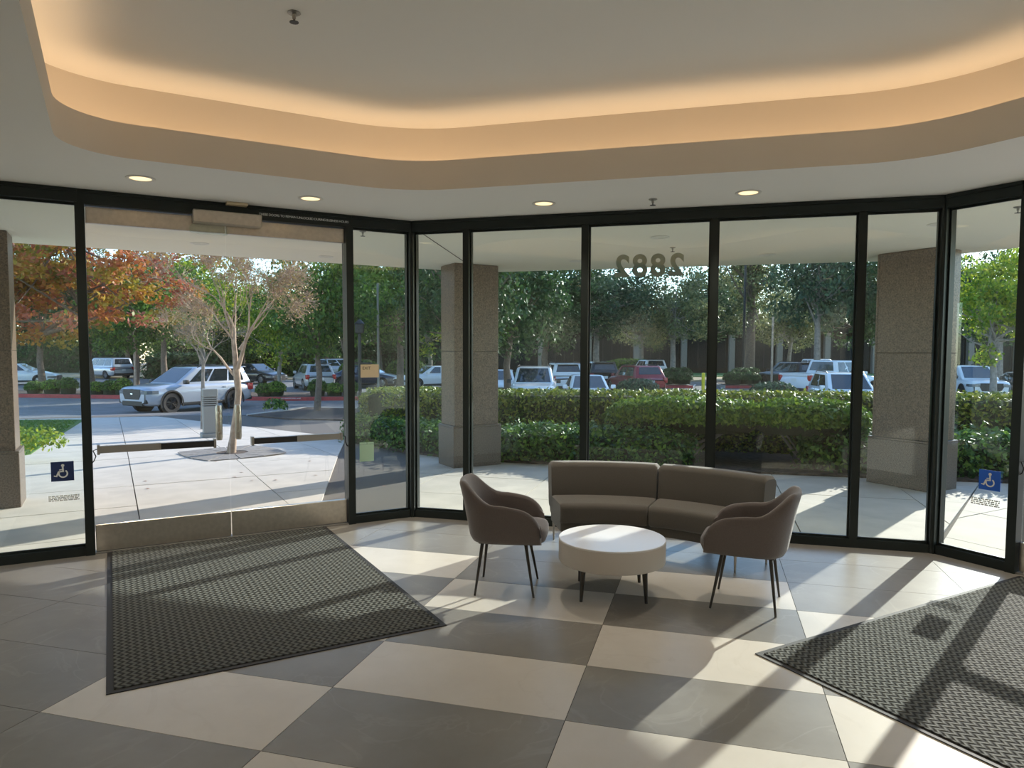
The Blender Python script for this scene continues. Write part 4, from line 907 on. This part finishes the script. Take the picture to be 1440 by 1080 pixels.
# ---- autumn tree beside the walk: trunk behind the granite column, branches reaching over
def special_tree(name, label, x, y, seed, crown, n, size, leafm, barkm, trunk, limbs, csize, clusters):
    rng = np.random.default_rng(seed); g = gz(x, y); t = thing(name, label, 'tree', (x, y, g)); mb = MB()
    mb.tube(trunk[0], trunk[1], 10)
    for pts, rad in limbs: mb.tube(pts, rad, 7, False)
    cx, cy, cz, rx, ry, rz = crown; v = rnd_unit(rng, clusters)*(rng.random((clusters, 1))**0.4); C = v*np.array([rx, ry, rz]) + np.array([cx, cy, cz])
    for c in C[::3]:
        pts, rad = limbs[rng.integers(0, len(limbs))]; s = Vector(pts[-1 if rng.random() < 0.6 else -2]); mb.tube([s, s.lerp(Vector(c), 0.55) + Vector((0, 0, -0.1)), Vector(c)], [0.028, 0.018, 0.006], 4, False)
    mb.build('trunk', barkm, t, 60)
    idx = rng.integers(0, clusters, n); off = rnd_unit(rng, n)*(rng.random((n, 1))**0.5)*csize; off[:, 2] *= 0.5; P = C[idx] + off
    lm = leaf_mesh('crown', P, blend_n(rng, np.tile([0.1, -0.2, 0.8], (n, 1)), 1.0), rng.uniform(0.7, 1.3, n)*size, leafm, rng, 0.6)
    # colour drifts from clump to clump
    base = rng.random(clusters); val = np.clip(base[idx]*0.75 + rng.random(n)*0.3, 0, 1).astype(np.float32); lm.attributes['rnd'].data.foreach_set('value', val)
    o = link('crown', lm, t); o['kind'] = 'stuff'; return t
AX, AY = -11.9, 16.2
special_tree('autumn_tree', 'orange and red autumn tree spreading over the lawn', AX, AY, 7, (1.9, 0, 3.75, 3.3, 2.6, 1.75), 17000, 0.125, L_AUT, M_BARK,
             ([(0, 0, -0.1), (0.05, 0, 0.9), (0.15, 0.05, 1.7)], [0.17, 0.14, 0.12]),
             [([(0.12, 0, 1.55), (0.7, 0, 2.15), (1.3, -0.1, 2.25), (2.4, -0.2, 2.55)], [0.085, 0.07, 0.06, 0.03]), ([(0.15, 0, 1.65), (0.5, 0.1, 2.6), (0.9, 0.2, 3.4), (1.6, 0.2, 4.4)], [0.09, 0.07, 0.055, 0.03]),
              ([(1.3, -0.1, 2.25), (1.9, 0.3, 2.9), (2.9, 0.4, 3.6)], [0.05, 0.04, 0.02]), ([(0.1, 0, 1.6), (-0.6, 0.1, 2.6), (-1.2, 0, 3.6)], [0.08, 0.06, 0.03])], 0.42, 170)
# ---- leafless crape myrtle in the walk, with a stone grate
TX, TY = -4.75, 12.0
gr = thing('tree_grate', 'diamond shaped stone tree grate around the slender bare tree', 'tree grate', (TX, TY, gz(TX, TY)))
for k in range(12):
    a0, a1 = 2*math.pi*k/12+0.02, 2*math.pi*(k+1)/12-0.02
    def rim(a): c, s = math.cos(a), math.sin(a); return 0.92/(abs(c)**1.25 + abs(s)**1.25)**(1/1.25)
    q = [(0.26*math.cos(a0), 0.26*math.sin(a0)), (rim(a0)*math.cos(a0), rim(a0)*math.sin(a0)), (rim(a1)*math.cos(a1), rim(a1)*math.sin(a1)), (0.26*math.cos(a1), 0.26*math.sin(a1))]
    MB().prism(q, 0.001, 0.012).build('paver', M_PAVER, gr)
MB().prism([(0.255*math.cos(a*math.pi/8), 0.255*math.sin(a*math.pi/8)) for a in range(16)], 0.0008, 0.006).build('soil', M_SOIL, gr)
def bare_tree(name, label, x, y, seed, trunk, start, depth, length, r, barkm, n_leaf, spread):
    rng = np.random.default_rng(seed); g = gz(x, y); t = thing(name, label, 'tree', (x, y, g)); mb = MB(); tips = []
    mb.tube(trunk[0], trunk[1], 10)
    for p, d, L, rr_ in start: grow(mb, rng, p, d, L, rr_, depth, tips, spread, 0.10, 6, (2, 3), 0.76)
    mb.build('trunk', barkm, t, 60)
    # fine twigs at the tips
    tw = MB()
    for p, d in tips:
        for k in range(6):
            e = p + (d + Vector(rng.normal(size=3))*0.55).normalized()*rng.uniform(0.10, 0.26); tw.tube([p, e], [0.0035, 0.0015], 3, False)
    o = tw.build('twigs', barkm, t); o['kind'] = 'stuff'
    P = np.array([tips[i][0] for i in rng.integers(0, len(tips), n_leaf)]) + rng.normal(size=(n_leaf, 3))*0.12
    o = link('seed_heads', leaf_mesh('seed_heads', P, rnd_unit(rng, n_leaf), rng.uniform(0.6, 1.3, n_leaf)*0.042, L_TWIG, rng), t); o['kind'] = 'stuff'
    return t
zt = 1.42
bare_tree('bare_tree', 'slender nearly leafless tree with smooth pinkish trunk growing in the walk', TX, TY, 31,
          ([(-0.02, 0, -0.05), (0.02, 0, 0.25), (0.10, 0, 0.75), (0.13, 0, 1.05), (0.10, 0, zt)], [0.085, 0.062, 0.056, 0.054, 0.062]),
          [((0.10, 0, zt-0.02), (0.02, 0.05, 1.0), 0.72, 0.040), ((0.09, 0, zt-0.02), (-0.22, 0.05, 1.0), 0.66, 0.040), ((0.11, 0, zt-0.04), (0.16, -0.05, 1.0), 0.70, 0.042), ((0.06, 0, zt-0.10), (-0.70, 0.1, 0.85), 0.55, 0.028), ((0.16, 0.0, 1.75), (0.55, 0.1, 0.85), 0.55, 0.028)], 5, 0.80, 0.05, M_PALE, 6000, 0.36)
x2, y2 = px(283, 17.7), 17.7
bare_tree('bare_tree', 'thin grey leafless sapling beside the louvred bollard', x2, y2, 33,
          ([(0, 0, -0.05), (0.02, 0, 0.8), (0.05, 0, 1.6)], [0.055, 0.045, 0.04]), [((0.05, 0, 1.58), (-0.5, 0, 1), 0.38, 0.03), ((0.05, 0, 1.58), (0.35, 0.1, 1), 0.40, 0.03), ((0.04, 0, 1.4), (0.1, -0.3, 1), 0.40, 0.03)], 4, 0.7, 0.04, M_GREYB, 1500, 0.5)
# fallen leaves on the walk
rngf = np.random.default_rng(8); 
for k in range(16):
    fx, fy = rngf.uniform(-5.6, -1.6), rngf.uniform(8.6, 12.5)
    o = link('fallen_leaf', leaf_mesh('fallen_leaf', np.array([[0, 0, 0.006]]), np.array([[0.1, 0.1, 1.0]]), 0.06, L_FALL, rngf, 0.7), None, (fx, fy, gz(fx, fy)))
    tag(o, 'small curled brown leaf fallen on the concrete walk', 'leaf', 'fallen leaves on the walk')

# ================================================================== street furniture
bx, by = px(294, 15.2), 15.2; g = gz(bx, by)
t = thing('bollard_light', 'square grey louvred bollard light on the walk', 'bollard', (bx, by, g), AL)
bevel_box(-0.19, 0.19, -0.19, 0.19, -0.01, 0.10, 0.01, 1).build('base', M_BOLL, t); bevel_box(-0.145, 0.145, -0.145, 0.145, 0.10, 0.68, 0.006, 1).build('post', M_BOLL, t)
for k in range(4): bevel_box(-0.145, 0.145, -0.145, 0.145, 0.695+k*0.045, 0.725+k*0.045, 0.004, 1).build('louvre', M_BOLL, t)
MB().box(-0.12, 0.12, -0.12, 0.12, 0.68, 0.88).build('core', M_BLACK, t); bevel_box(-0.145, 0.145, -0.145, 0.145, 0.875, 1.04, 0.008, 1).build('cap', M_BOLL, t)
yb = thing('parking_post', 'yellow painted steel post in the car park', 'post', (px(989, 44), 44, gz(0, 44)))
MB().tube([(0, 0, 0), (0, 0, 1.0)], 0.10, 12).build('post', M_YEL, yb, 50); MB().lathe([(0.10, 1.0), (0.085, 1.05), (0.03, 1.075), (0.001, 1.08)], 12).build('cap', M_YEL, yb, 60)
def lamp_post(label, x, Y, top, r, mt, head):
    t = thing('lamp_post', label, 'lamp post', (px(x, Y), Y, gz(0, Y)), 0, None); h = pz(top, Y) - gz(0, Y)
    MB().tube([(0, 0, 0), (0, 0, h)], [r*1.15, r], 10).build('pole', mt, t, 50); MB().lathe([(r*2.2, 0), (r*2.2, 0.18), (r*1.2, 0.25)], 12).build('base', mt, t, 40)
    if head == 'lantern':
        MB().lathe([(0.05, h), (0.16, h+0.04), (0.17, h+0.34), (0.20, h+0.36), (0.06, h+0.50), (0.01, h+0.52)], 10).build('lantern', M_BLACK, t, 30); bevel_box(-0.45, 0.45, -0.03, 0.03, h*0.62, h*0.62+0.06, 0.01, 1).build('arm', M_BLACK, t); 
    elif head == 'box': bevel_box(-0.3, 0.3, -0.2, 0.2, h-0.02, h+0.12, 0.02, 1).build('lamp_head', M_BLACK, t)
lamp_post('black lamp post with a lantern behind the exit plate', 506, 26.0, 470, 0.06, M_BLACK, 'lantern')
lamp_post('slim grey pole beside the exit plate rising behind the hedge', 532, 30.0, 400, 0.045, M_POST, 'none')
lamp_post('slim tan pole beside the pale trunk on the planted island', 190, 35.6, 425, 0.05, M_PALE, 'none')
lamp_post('slim tan pole beside the dark SUV', 1085, 43.0, 445, 0.06, M_PALE, 'none')
lamp_post('dark car park lamp post beside the tall olive tree', 1045, 55.0, 372, 0.10, M_BLACK, 'box')
# far brown building with piers and dark windows
Yb = 78.0; x0, x1 = px(560, Yb), px(1500, Yb)
fb = thing('brown_building', 'long low brown office building behind the trees', 'building', ((x0+x1)/2, Yb, -0.6)); hw = (x1-x0)/2
MB().box(-hw, hw, 0, 12, 0, 5.4).build('wall', M_BLDG, fb); MB().box(-hw-0.3, hw+0.3, -0.8, 12.3, 4.4, 5.6).build('fascia', M_BLDG, fb)
nb = int(2*hw/5.2)
for k in range(nb):
    xx = -hw + 5.2*k
    MB().box(xx-0.3, xx+0.3, -0.5, 0.1, 0, 4.4).build('pier', M_BPIER, fb)
    w_ = MB().box(xx+0.6, xx+4.6, -0.06, 0.02, 0.5, 3.7).build('window', M_BGLASS, fb); mb = MB(); [mb.box(xx+0.6+j*1.0-0.03, xx+0.6+j*1.0+0.03, -0.10, -0.06, 0.5, 3.7) for j in range(5)]; mb.build('mullion', M_BLACK, w_)

# ================================================================== cars
CAR = {
 'suv':     dict(L=4.90, W=1.92, zb=0.30, belt=1.11, hood=1.09, nose=0.97, tail=1.05, H=1.75, cb=(-2.36, 1.22), cr=(-2.10, 0.22), wt=0.71, R=0.395, ax=(-1.42, 1.47)),
 'minivan': dict(L=5.10, W=1.98, zb=0.26, belt=1.03, hood=0.98, nose=0.74, tail=1.00, H=1.74, cb=(-2.50, 1.55), cr=(-2.28, 0.50), wt=0.75, R=0.33, ax=(-1.50, 1.52)),
 'sedan':   dict(L=4.75, W=1.84, zb=0.22, belt=0.93, hood=0.90, nose=0.66, tail=0.98, H=1.45, cb=(-1.85, 1.08), cr=(-0.95, 0.15), wt=0.63, R=0.33, ax=(-1.38, 1.40)),
 'hatch':   dict(L=4.45, W=1.82, zb=0.24, belt=0.98, hood=0.95, nose=0.70, tail=1.00, H=1.58, cb=(-2.12, 1.05), cr=(-1.75, 0.20), wt=0.67, R=0.34, ax=(-1.30, 1.34)),
 'pickup':  dict(L=5.60, W=1.98, zb=0.38, belt=1.20, hood=1.16, nose=0.92, tail=1.22, H=1.90, cb=(-0.95, 1.25), cr=(-0.80, 0.45), wt=0.75, R=0.40, ax=(-1.62, 1.75)),
}
CAR_PARTS = {}
def car_parts(kind):
    """list of (part name, mesh, uses_paint, parent part index or None)"""
    if kind in CAR_PARTS: return CAR_PARTS[kind]
    k = CAR[kind]; L, W, zb, H = k['L'], k['W'], k['zb'], k['H']; hw = W/2; R = k['R']; parts = []
    PM = PAINT['white']
    # lower body: stations from tail to nose (x, width factor, bottom, top)
    st = [(-L/2, 0.80, zb+0.22, k['tail']-0.20), (-L/2+0.07, 0.90, zb+0.06, k['tail']-0.07), (-L/2+0.30, 0.975, zb, k['tail']), (-L/2+0.9, 1.0, zb, k['belt']+ (0.0 if kind != 'pickup' else 0.02)), (-L/6, 1.0, zb, k['belt']),
          (0.2, 1.0, zb, k['belt']), (k['cb'][1]-0.05, 1.0, zb, k['belt']-0.005), (k['cb'][1]+0.30, 0.985, zb, k['hood']), (L/2-0.55, 0.965, zb, (k['hood']*0.6+k['nose']*0.4)), (L/2-0.22, 0.91, zb+0.02, k['nose']+0.06), (L/2-0.05, 0.83, zb+0.06, k['nose']-0.015), (L/2, 0.75, zb+0.12, k['nose']-0.06)]
    rows = []
    for x, f, b, tp in st:
        w = hw*f; h = tp-b; half = [(0.0, b), (w*0.80, b), (w*0.95, b+h*0.10), (w*0.985, b+h*0.35), (w, b+h*0.62), (w*0.975, b+h*0.84), (w*0.90, b+h*0.965), (w*0.70, tp), (0.0, tp+0.025)]
        rows.append([(x, y, z) for y, z in half] + [(x, -y, z) for y, z in half[-2:0:-1]])
    mb = MB().grid(rows, True); m = len(rows[0]); mb.add(rows[0], [tuple(range(m))]); mb.add(rows[-1], [tuple(range(m))[::-1]])
    me = mb.mesh('body', PM, 50)
    ob = bpy.data.objects.new('tmp', me); COL.objects.link(ob); cut = MB()
    for ax in k['ax']:
        for s in (-1, 1): cut.tube([(ax, s*(hw-0.30), R), (ax, s*(hw+0.2), R)], R+0.055, 28)
    cm = cut.mesh('cut', M_BLACK, None); bm_ = bmesh.new(); bm_.from_mesh(cm); bmesh.ops.recalc_face_normals(bm_, faces=bm_.faces); bm_.to_mesh(cm); bm_.free()
    co = bpy.data.objects.new('tmpc', cm); COL.objects.link(co); md = ob.modifiers.new('b', 'BOOLEAN'); md.object = co; md.operation = 'DIFFERENCE'; md.solver = 'EXACT'
    try: md.material_mode = 'TRANSFER'
    except Exception: pass
    body = bpy.data.meshes.new_from_object(ob.evaluated_get(bpy.context.evaluated_depsgraph_get())); body.name = 'body'
    bpy.data.objects.remove(ob); bpy.data.objects.remove(co); parts.append(('body', body, True, None))
    # cabin
    (b0, b1), (r0, r1) = k['cb'], k['cr']; zB, zR = k['belt']-0.03, H-0.02; wb, wt = hw*0.93, k['wt']
    bmc = bmesh.new(); vs = [bmc.verts.new(v) for v in ((b0, -wb, zB), (b1, -wb*0.93, zB), (b1, wb*0.93, zB), (b0, wb, zB), (r0, -wt, zR), (r1, -wt, zR), (r1, wt, zR), (r0, wt, zR))]
    for f in ((0, 3, 2, 1), (4, 5, 6, 7), (0, 1, 5, 4), (1, 2, 6, 5), (2, 3, 7, 6), (3, 0, 4, 7)): bmc.faces.new([vs[i] for i in f])
    top = [e for e in bmc.edges if any(v.co.z > zB+0.1 for v in e.verts)]; bmesh.ops.bevel(bmc, geom=top, offset=0.085, segments=3, profile=0.55, affect='EDGES')
    bmesh.ops.recalc_face_normals(bmc, faces=bmc.faces)
    for f in bmc.faces: f.smooth = True
    for e in bmc.edges:
        if len(e.link_faces) == 2 and e.calc_face_angle(0) > math.radians(40): e.smooth = False
    cme = bpy.data.meshes.new('cabin'); bmc.to_mesh(cme); bmc.free(); cme.materials.append(PM); parts.append(('cabin', cme, True, None))
    def panel(name, q, us, vs_, off=0.007, mt=M_CGLASS):
        """dark glass set on the quad q (bl, br, tr, tl) between fractions"""
        q = [Vector(p) for p in q]; nn = (q[1]-q[0]).cross(q[3]-q[0]).normalized()
        def P(u, v): return q[0].lerp(q[1], u).lerp(q[3].lerp(q[2], u), v) + nn*off
        pts = [P(us[0], vs_[0]), P(us[1], vs_[0]), P(us[2], vs_[1]), P(us[3], vs_[1])]
        b_ = [p - nn*0.012 for p in pts]
        parts.append((name, MB().add(pts + b_, [(0, 1, 2, 3), (4, 7, 6, 5), (0, 4, 5, 1), (1, 5, 6, 2), (2, 6, 7, 3), (3, 7, 4, 0)]).mesh(name, mt), False, None))
    FL, FR, RL, RR = (b1, wb*0.93, zB), (b1, -wb*0.93, zB), (b0, wb, zB), (b0, -wb, zB); TFL, TFR, TRL, TRR = (r1, wt, zR), (r1, -wt, zR), (r0, wt, zR), (r0, -wt, zR)
    panel('windshield', (FR, FL, TFL, TFR), (0.07, 0.93, 0.91, 0.09), (0.10, 0.93)); panel('rear_window', (RL, RR, TRR, TRL), (0.10, 0.90, 0.88, 0.12), (0.30 if kind != 'sedan' else 0.12, 0.90))
    segs = {'suv': ((0.10, 0.315), (0.345, 0.60), (0.63, 0.86)), 'minivan': ((0.05, 0.33), (0.36, 0.62), (0.65, 0.90)), 'sedan': ((0.16, 0.51), (0.545, 0.86)), 'hatch': ((0.13, 0.48), (0.51, 0.84)), 'pickup': ((0.08, 0.42), (0.46, 0.86))}[kind]
    for s in (1, -1):
        q = (RL, FL, TFL, TRL) if s < 0 else (FR, RR, TRR, TFR)
        q = (FL, RL, TRL, TFL) if s > 0 else (RR, FR, TFR, TRR)
        for a, b in segs:
            if s > 0: lo, hi = 1-b, 1-a
            else: lo, hi = a, b
            if s > 0: panel('side_window', q, (lo, hi, hi, lo), (0.14, 0.88))
            else: panel('side_window', q, (lo, hi, hi, lo), (0.14, 0.88))
    # wheels
    tyre = MB().lathe([(R*0.62, -0.10), (R*0.93, -0.11), (R, -0.07), (R, 0.07), (R*0.93, 0.11), (R*0.62, 0.10)], 28, 0, 0, False); tyre.v = [(a, c, b) for a, b, c in tyre.v]
    tme = tyre.mesh('wheel', M_TYRE, 40)
    rim = MB().lathe([(R*0.64, -0.085), (R*0.64, 0.085), (R*0.60, 0.085), (R*0.58, 0.045), (R*0.20, 0.055), (R*0.06, 0.07), (0.002, 0.07)], 28); rim.v = [(a, c, b) for a, b, c in rim.v]
    for j in range(5):
        a = 2*math.pi*j/5
        for da in (-0.16, 0.16): rim.tube([(R*0.12*math.cos(a), 0.075, R*0.12*math.sin(a)), (R*0.60*math.cos(a+da), 0.088, R*0.60*math.sin(a+da))], 0.022, 4)
    rme = rim.mesh('rim', M_DRIM if kind == 'suv' else M_RIM, 40)
    arch = MB()
    rows = [[((R+0.05+dr)*math.cos(a), yy, (R+0.05+dr)*math.sin(a)) for dr, yy in ((0, 0), (0, 0.02), (0.05, 0.02), (0.055, 0.0))] for a in np.linspace(math.radians(-18), math.radians(198), 22)]
    ame = MB().grid(rows).mesh('wheel_arch', M_BLACK, 40)
    lin = MB().lathe([(0.001, 0.0), (R+0.053, 0.0), (R+0.053, 0.02), (0.001, 0.02)], 24); lin.v = [(a, c, b) for a, b, c in lin.v]; lme = lin.mesh('wheel_well', M_BLACK, None)
    for ax in k['ax']:
        for s in (1, -1):
            parts.append(('wheel', tme, False, None, (ax, s*(hw-0.125), R), 0 if s > 0 else math.pi)); parts.append(('rim', rme, False, len(parts)-1))
            parts.append(('wheel_well', lme, False, None, (ax, s*(hw-0.275), R), 0)); 
            if kind in ('suv', 'pickup'): parts.append(('wheel_arch', ame, False, None, (ax, s*(hw-0.008), R), 0 if s > 0 else math.pi))
    nz = k['nose']
    # lights, grille, trim
    for s in (1, -1):
        def wedge(x0, x1, y0, y1, z0, z1): return bevel_box(x0, x1, min(s*y0, s*y1), max(s*y0, s*y1), z0, z1, 0.025, 2)
        parts.append(('headlight', MB().prism([(L/2+0.012, s*hw*0.53), (L/2+0.012, s*hw*0.755), (L/2-0.035, s*hw*0.85), (L/2-0.21, s*hw*0.93), (L/2-0.44, s*hw*0.972), (L/2-0.44, s*hw*0.6)], nz-0.20, nz-0.075).mesh('headlight', M_HEADL, None), False, None))
        if kind in ('suv', 'minivan', 'pickup', 'hatch'): parts.append(('taillight', wedge(-L/2+0.015, -L/2+0.32, hw*0.74, hw*0.972, k['tail']-0.30, k['tail']-0.02).mesh('taillight', M_TAILL, 40), False, None))
        else: parts.append(('taillight', wedge(-L/2+0.02, -L/2+0.30, hw*0.52, hw*0.955, k['tail']-0.26, k['tail']-0.10).mesh('taillight', M_TAILL, 40), False, None))
        parts.append(('fog_light_pod', wedge(L/2-0.30, L/2-0.005, hw*0.60, hw*0.82, zb+0.12, zb+0.27).mesh('fog_light_pod', M_BLACK, 40), False, None))
        parts.append(('door_mirror', wedge(b1-0.42, b1-0.24, hw*0.96, hw*1.15, k['belt']-0.01, k['belt']+0.15).mesh('door_mirror', M_BLACK if kind == 'suv' else PM, 40), kind != 'suv', None))
        for xx in (0.05, -0.95):
            if kind == 'pickup' and xx < -0.5: continue
            parts.append(('door_handle', wedge(xx-0.11, xx+0.11, hw*0.97, hw*1.012, k['belt']-0.20, k['belt']-0.165).mesh('door_handle', PM, 40), True, None))
        parts.append(('side_sill', wedge(k['ax'][0]+R+0.08, k['ax'][1]-R-0.08, hw*0.86, hw*0.985, zb-0.03, zb+0.10).mesh('side_sill', M_BLACK, 40), False, None))
        if kind in ('suv', 'minivan', 'hatch'):
            parts.append(('roof_rail', MB().tube([(r0+0.15, s*(wt-0.03), H-0.03), (r0+0.25, s*(wt-0.03), H+0.035), (r1-0.25, s*(wt-0.03), H+0.035), (r1-0.10, s*(wt-0.03), H-0.03)], 0.018, 6).mesh('roof_rail', M_BLACK, 40), False, None))
    g0, g1 = nz-(0.40 if kind in ('suv', 'pickup') else 0.28), nz-0.03; w = hw*0.50
    parts.append(('grille', MB().prism([(-w, g1), (w, g1), (w*1.06, (g0+g1)/2), (w*0.84, g0), (-w*0.84, g0), (-w*1.06, (g0+g1)/2)], L/2-0.075, L/2+0.016).mesh('grille', M_BLACK, None), False, None, None, 'grille'))
    em = MB(); em.lathe([(0.001, 0.0), (0.075, 0.0), (0.075, 0.014), (0.055, 0.018), (0.001, 0.018)], 20); em.v = [(0.0+c + L/2+0.010, a*1.0, b*0.55 + (g0+g1)/2) for a, b, c in em.v]; parts.append(('emblem', em.mesh('emblem', M_CHROME, 40), False, None))
    parts.append(('lower_grille', bevel_box(L/2-0.14, L/2+0.004, -hw*0.62, hw*0.62, zb+0.02, zb+0.22, 0.02, 1).mesh('lower_grille', M_BLACK, 40), False, None))
    parts.append(('rear_bumper_trim', bevel_box(-L/2-0.02, -L/2+0.30, -hw*0.84, hw*0.84, zb+0.02, zb+0.20, 0.03, 2).mesh('rear_bumper_trim', M_BLACK if kind != 'sedan' else PM, 40), kind == 'sedan', None))
    parts.append(('licence_plate', bevel_box(-L/2-0.012, -L/2+0.03, -0.155, 0.155, k['tail']-0.34, k['tail']-0.18, 0.004, 1).mesh('licence_plate', M_PLATE, 40), False, None))
    if kind == 'pickup':
        parts.append(('bed_liner', MB().box(-L/2+0.10, b0-0.12, -hw*0.80, hw*0.80, k['belt']-0.02, k['belt']+0.035).mesh('bed_liner', M_BLACK), False, None))
        rl = MB().box(-L/2+0.06, b0-0.05, hw*0.80, hw*0.95, k['belt']-0.05, k['belt']+0.075).box(-L/2+0.06, b0-0.05, -hw*0.95, -hw*0.80, k['belt']-0.05, k['belt']+0.075).box(-L/2+0.02, -L/2+0.09, -hw*0.90, hw*0.90, k['belt']-0.05, k['belt']+0.075)
        parts.append(('bed_rail', rl.mesh('bed_rail', PM), True, None))
    if kind == 'suv':
        parts.append(('rear_spoiler', bevel_box(r0-0.20, r0+0.05, -wt*0.92, wt*0.92, H-0.055, H-0.02, 0.012, 1).mesh('rear_spoiler', PM, 40), True, None))
    CAR_PARTS[kind] = parts; return parts
def car(name, kind, paint, label, x, y, head, sc=1.0, gzv=None):
    g = gz(x, y) - 0.03 if gzv is None else gzv
    t = thing(name, label, 'car' if kind != 'pickup' else 'truck', (x, y, g), math.radians(head), 'cars in the car park'); t.scale = (sc, sc, sc)
    made = []
    for p in car_parts(kind):
        nm, me, pt, par = p[:4]; loc = p[4] if len(p) > 4 and p[4] is not None else (0, 0, 0); rz = p[5] if len(p) > 5 and not isinstance(p[5], str) else 0
        o = link(nm, me, made[par] if par is not None else t, loc, (0, 0, rz))
        if len(p) > 5 and p[5] == 'grille': o.rotation_euler = (math.pi/2, 0, math.pi/2)
        if pt:
            for i, s in enumerate(o.material_slots):
                if s.material and s.material.name.startswith('paint_'): s.link = 'OBJECT'; s.material = PAINT[paint]
        made.append(o)
    return t
car('sport_utility_vehicle', 'suv', 'pearl', 'large silver SUV with black grille and dark wheels crossing in front of the entrance walk', -13.0, 28.6, -118)
def cpx(name, kind, paint, label, x, Y, head, sc=1.0): car(name, kind, paint, label, px(x, Y), Y, head, sc)
cpx('minivan', 'minivan', 'silver', 'silver minivan on the far drive beyond the planted island', 149, 60, 150)
cpx('sedan', 'sedan', 'white', 'white car partly hidden by the granite column near the lawn', 28, 49, 15)
cpx('sedan', 'sedan', 'black', 'black car parked behind the large silver SUV', 360, 52, -28)
cpx('wagon', 'hatch', 'silver', 'pale silver wagon parked behind the small shrubs of the planted island', 440, 44, 118)
cpx('sport_utility_vehicle', 'suv', 'silver', 'silver SUV parked beyond the pale silver wagon', 482, 58, 20)
cpx('sedan', 'sedan', 'navy', 'dark navy sedan partly behind the exit plate', 516, 47, -12)
cpx('sedan', 'sedan', 'white', 'white sedan partly hidden behind the granite column between entrance and hedge', 606, 46, 215)
cpx('sport_utility_vehicle', 'suv', 'white', 'white SUV facing the building behind the hedge', 751, 30, -93)
cpx('sport_utility_vehicle', 'suv', 'white', 'white SUV parked behind the front row beside the dark SUV', 790, 41, 95)
cpx('sedan', 'sedan', 'white', 'white sedan facing the building next to the white SUV', 826, 29.2, -91)
cpx('sedan', 'sedan', 'white', 'white sedan beside the dark tree trunk', 703, 37.0, -92)
cpx('sport_utility_vehicle', 'suv', 'black', 'dark SUV with its tail to the building beside the red car', 838, 46.5, 97)
cpx('hatchback', 'hatch', 'red', 'dark red hatchback with its tail to the building', 892, 40, 104, 1.04)
cpx('sport_utility_vehicle', 'suv', 'white', 'white SUV parked beyond the red car', 911, 57.5, 95)
cpx('sport_utility_vehicle', 'suv', 'black', 'black SUV beside the slim tan pole', 1110, 47.0, 103)
cpx('pickup_truck', 'pickup', 'white', 'white pickup truck seen across its bed', 1172, 37, 28, 1.05)
cpx('sedan', 'hatch', 'white', 'white hatchback facing the building in front of the pickup', 1188, 26.5, -100)
cpx('pickup_truck', 'pickup', 'white', 'far white pickup truck behind the black SUV', 1150, 52, -70)
cpx('sport_utility_vehicle', 'suv', 'white', 'white SUV facing the building beyond the corner post', 1366, 36, -103)
cpx('sedan', 'sedan', 'black', 'dark sedan beside the thick tree trunk', 1447, 35, -103)
cpx('sport_utility_vehicle', 'suv', 'white', 'white SUV far off near the dry grass field', 96, 92, 175)
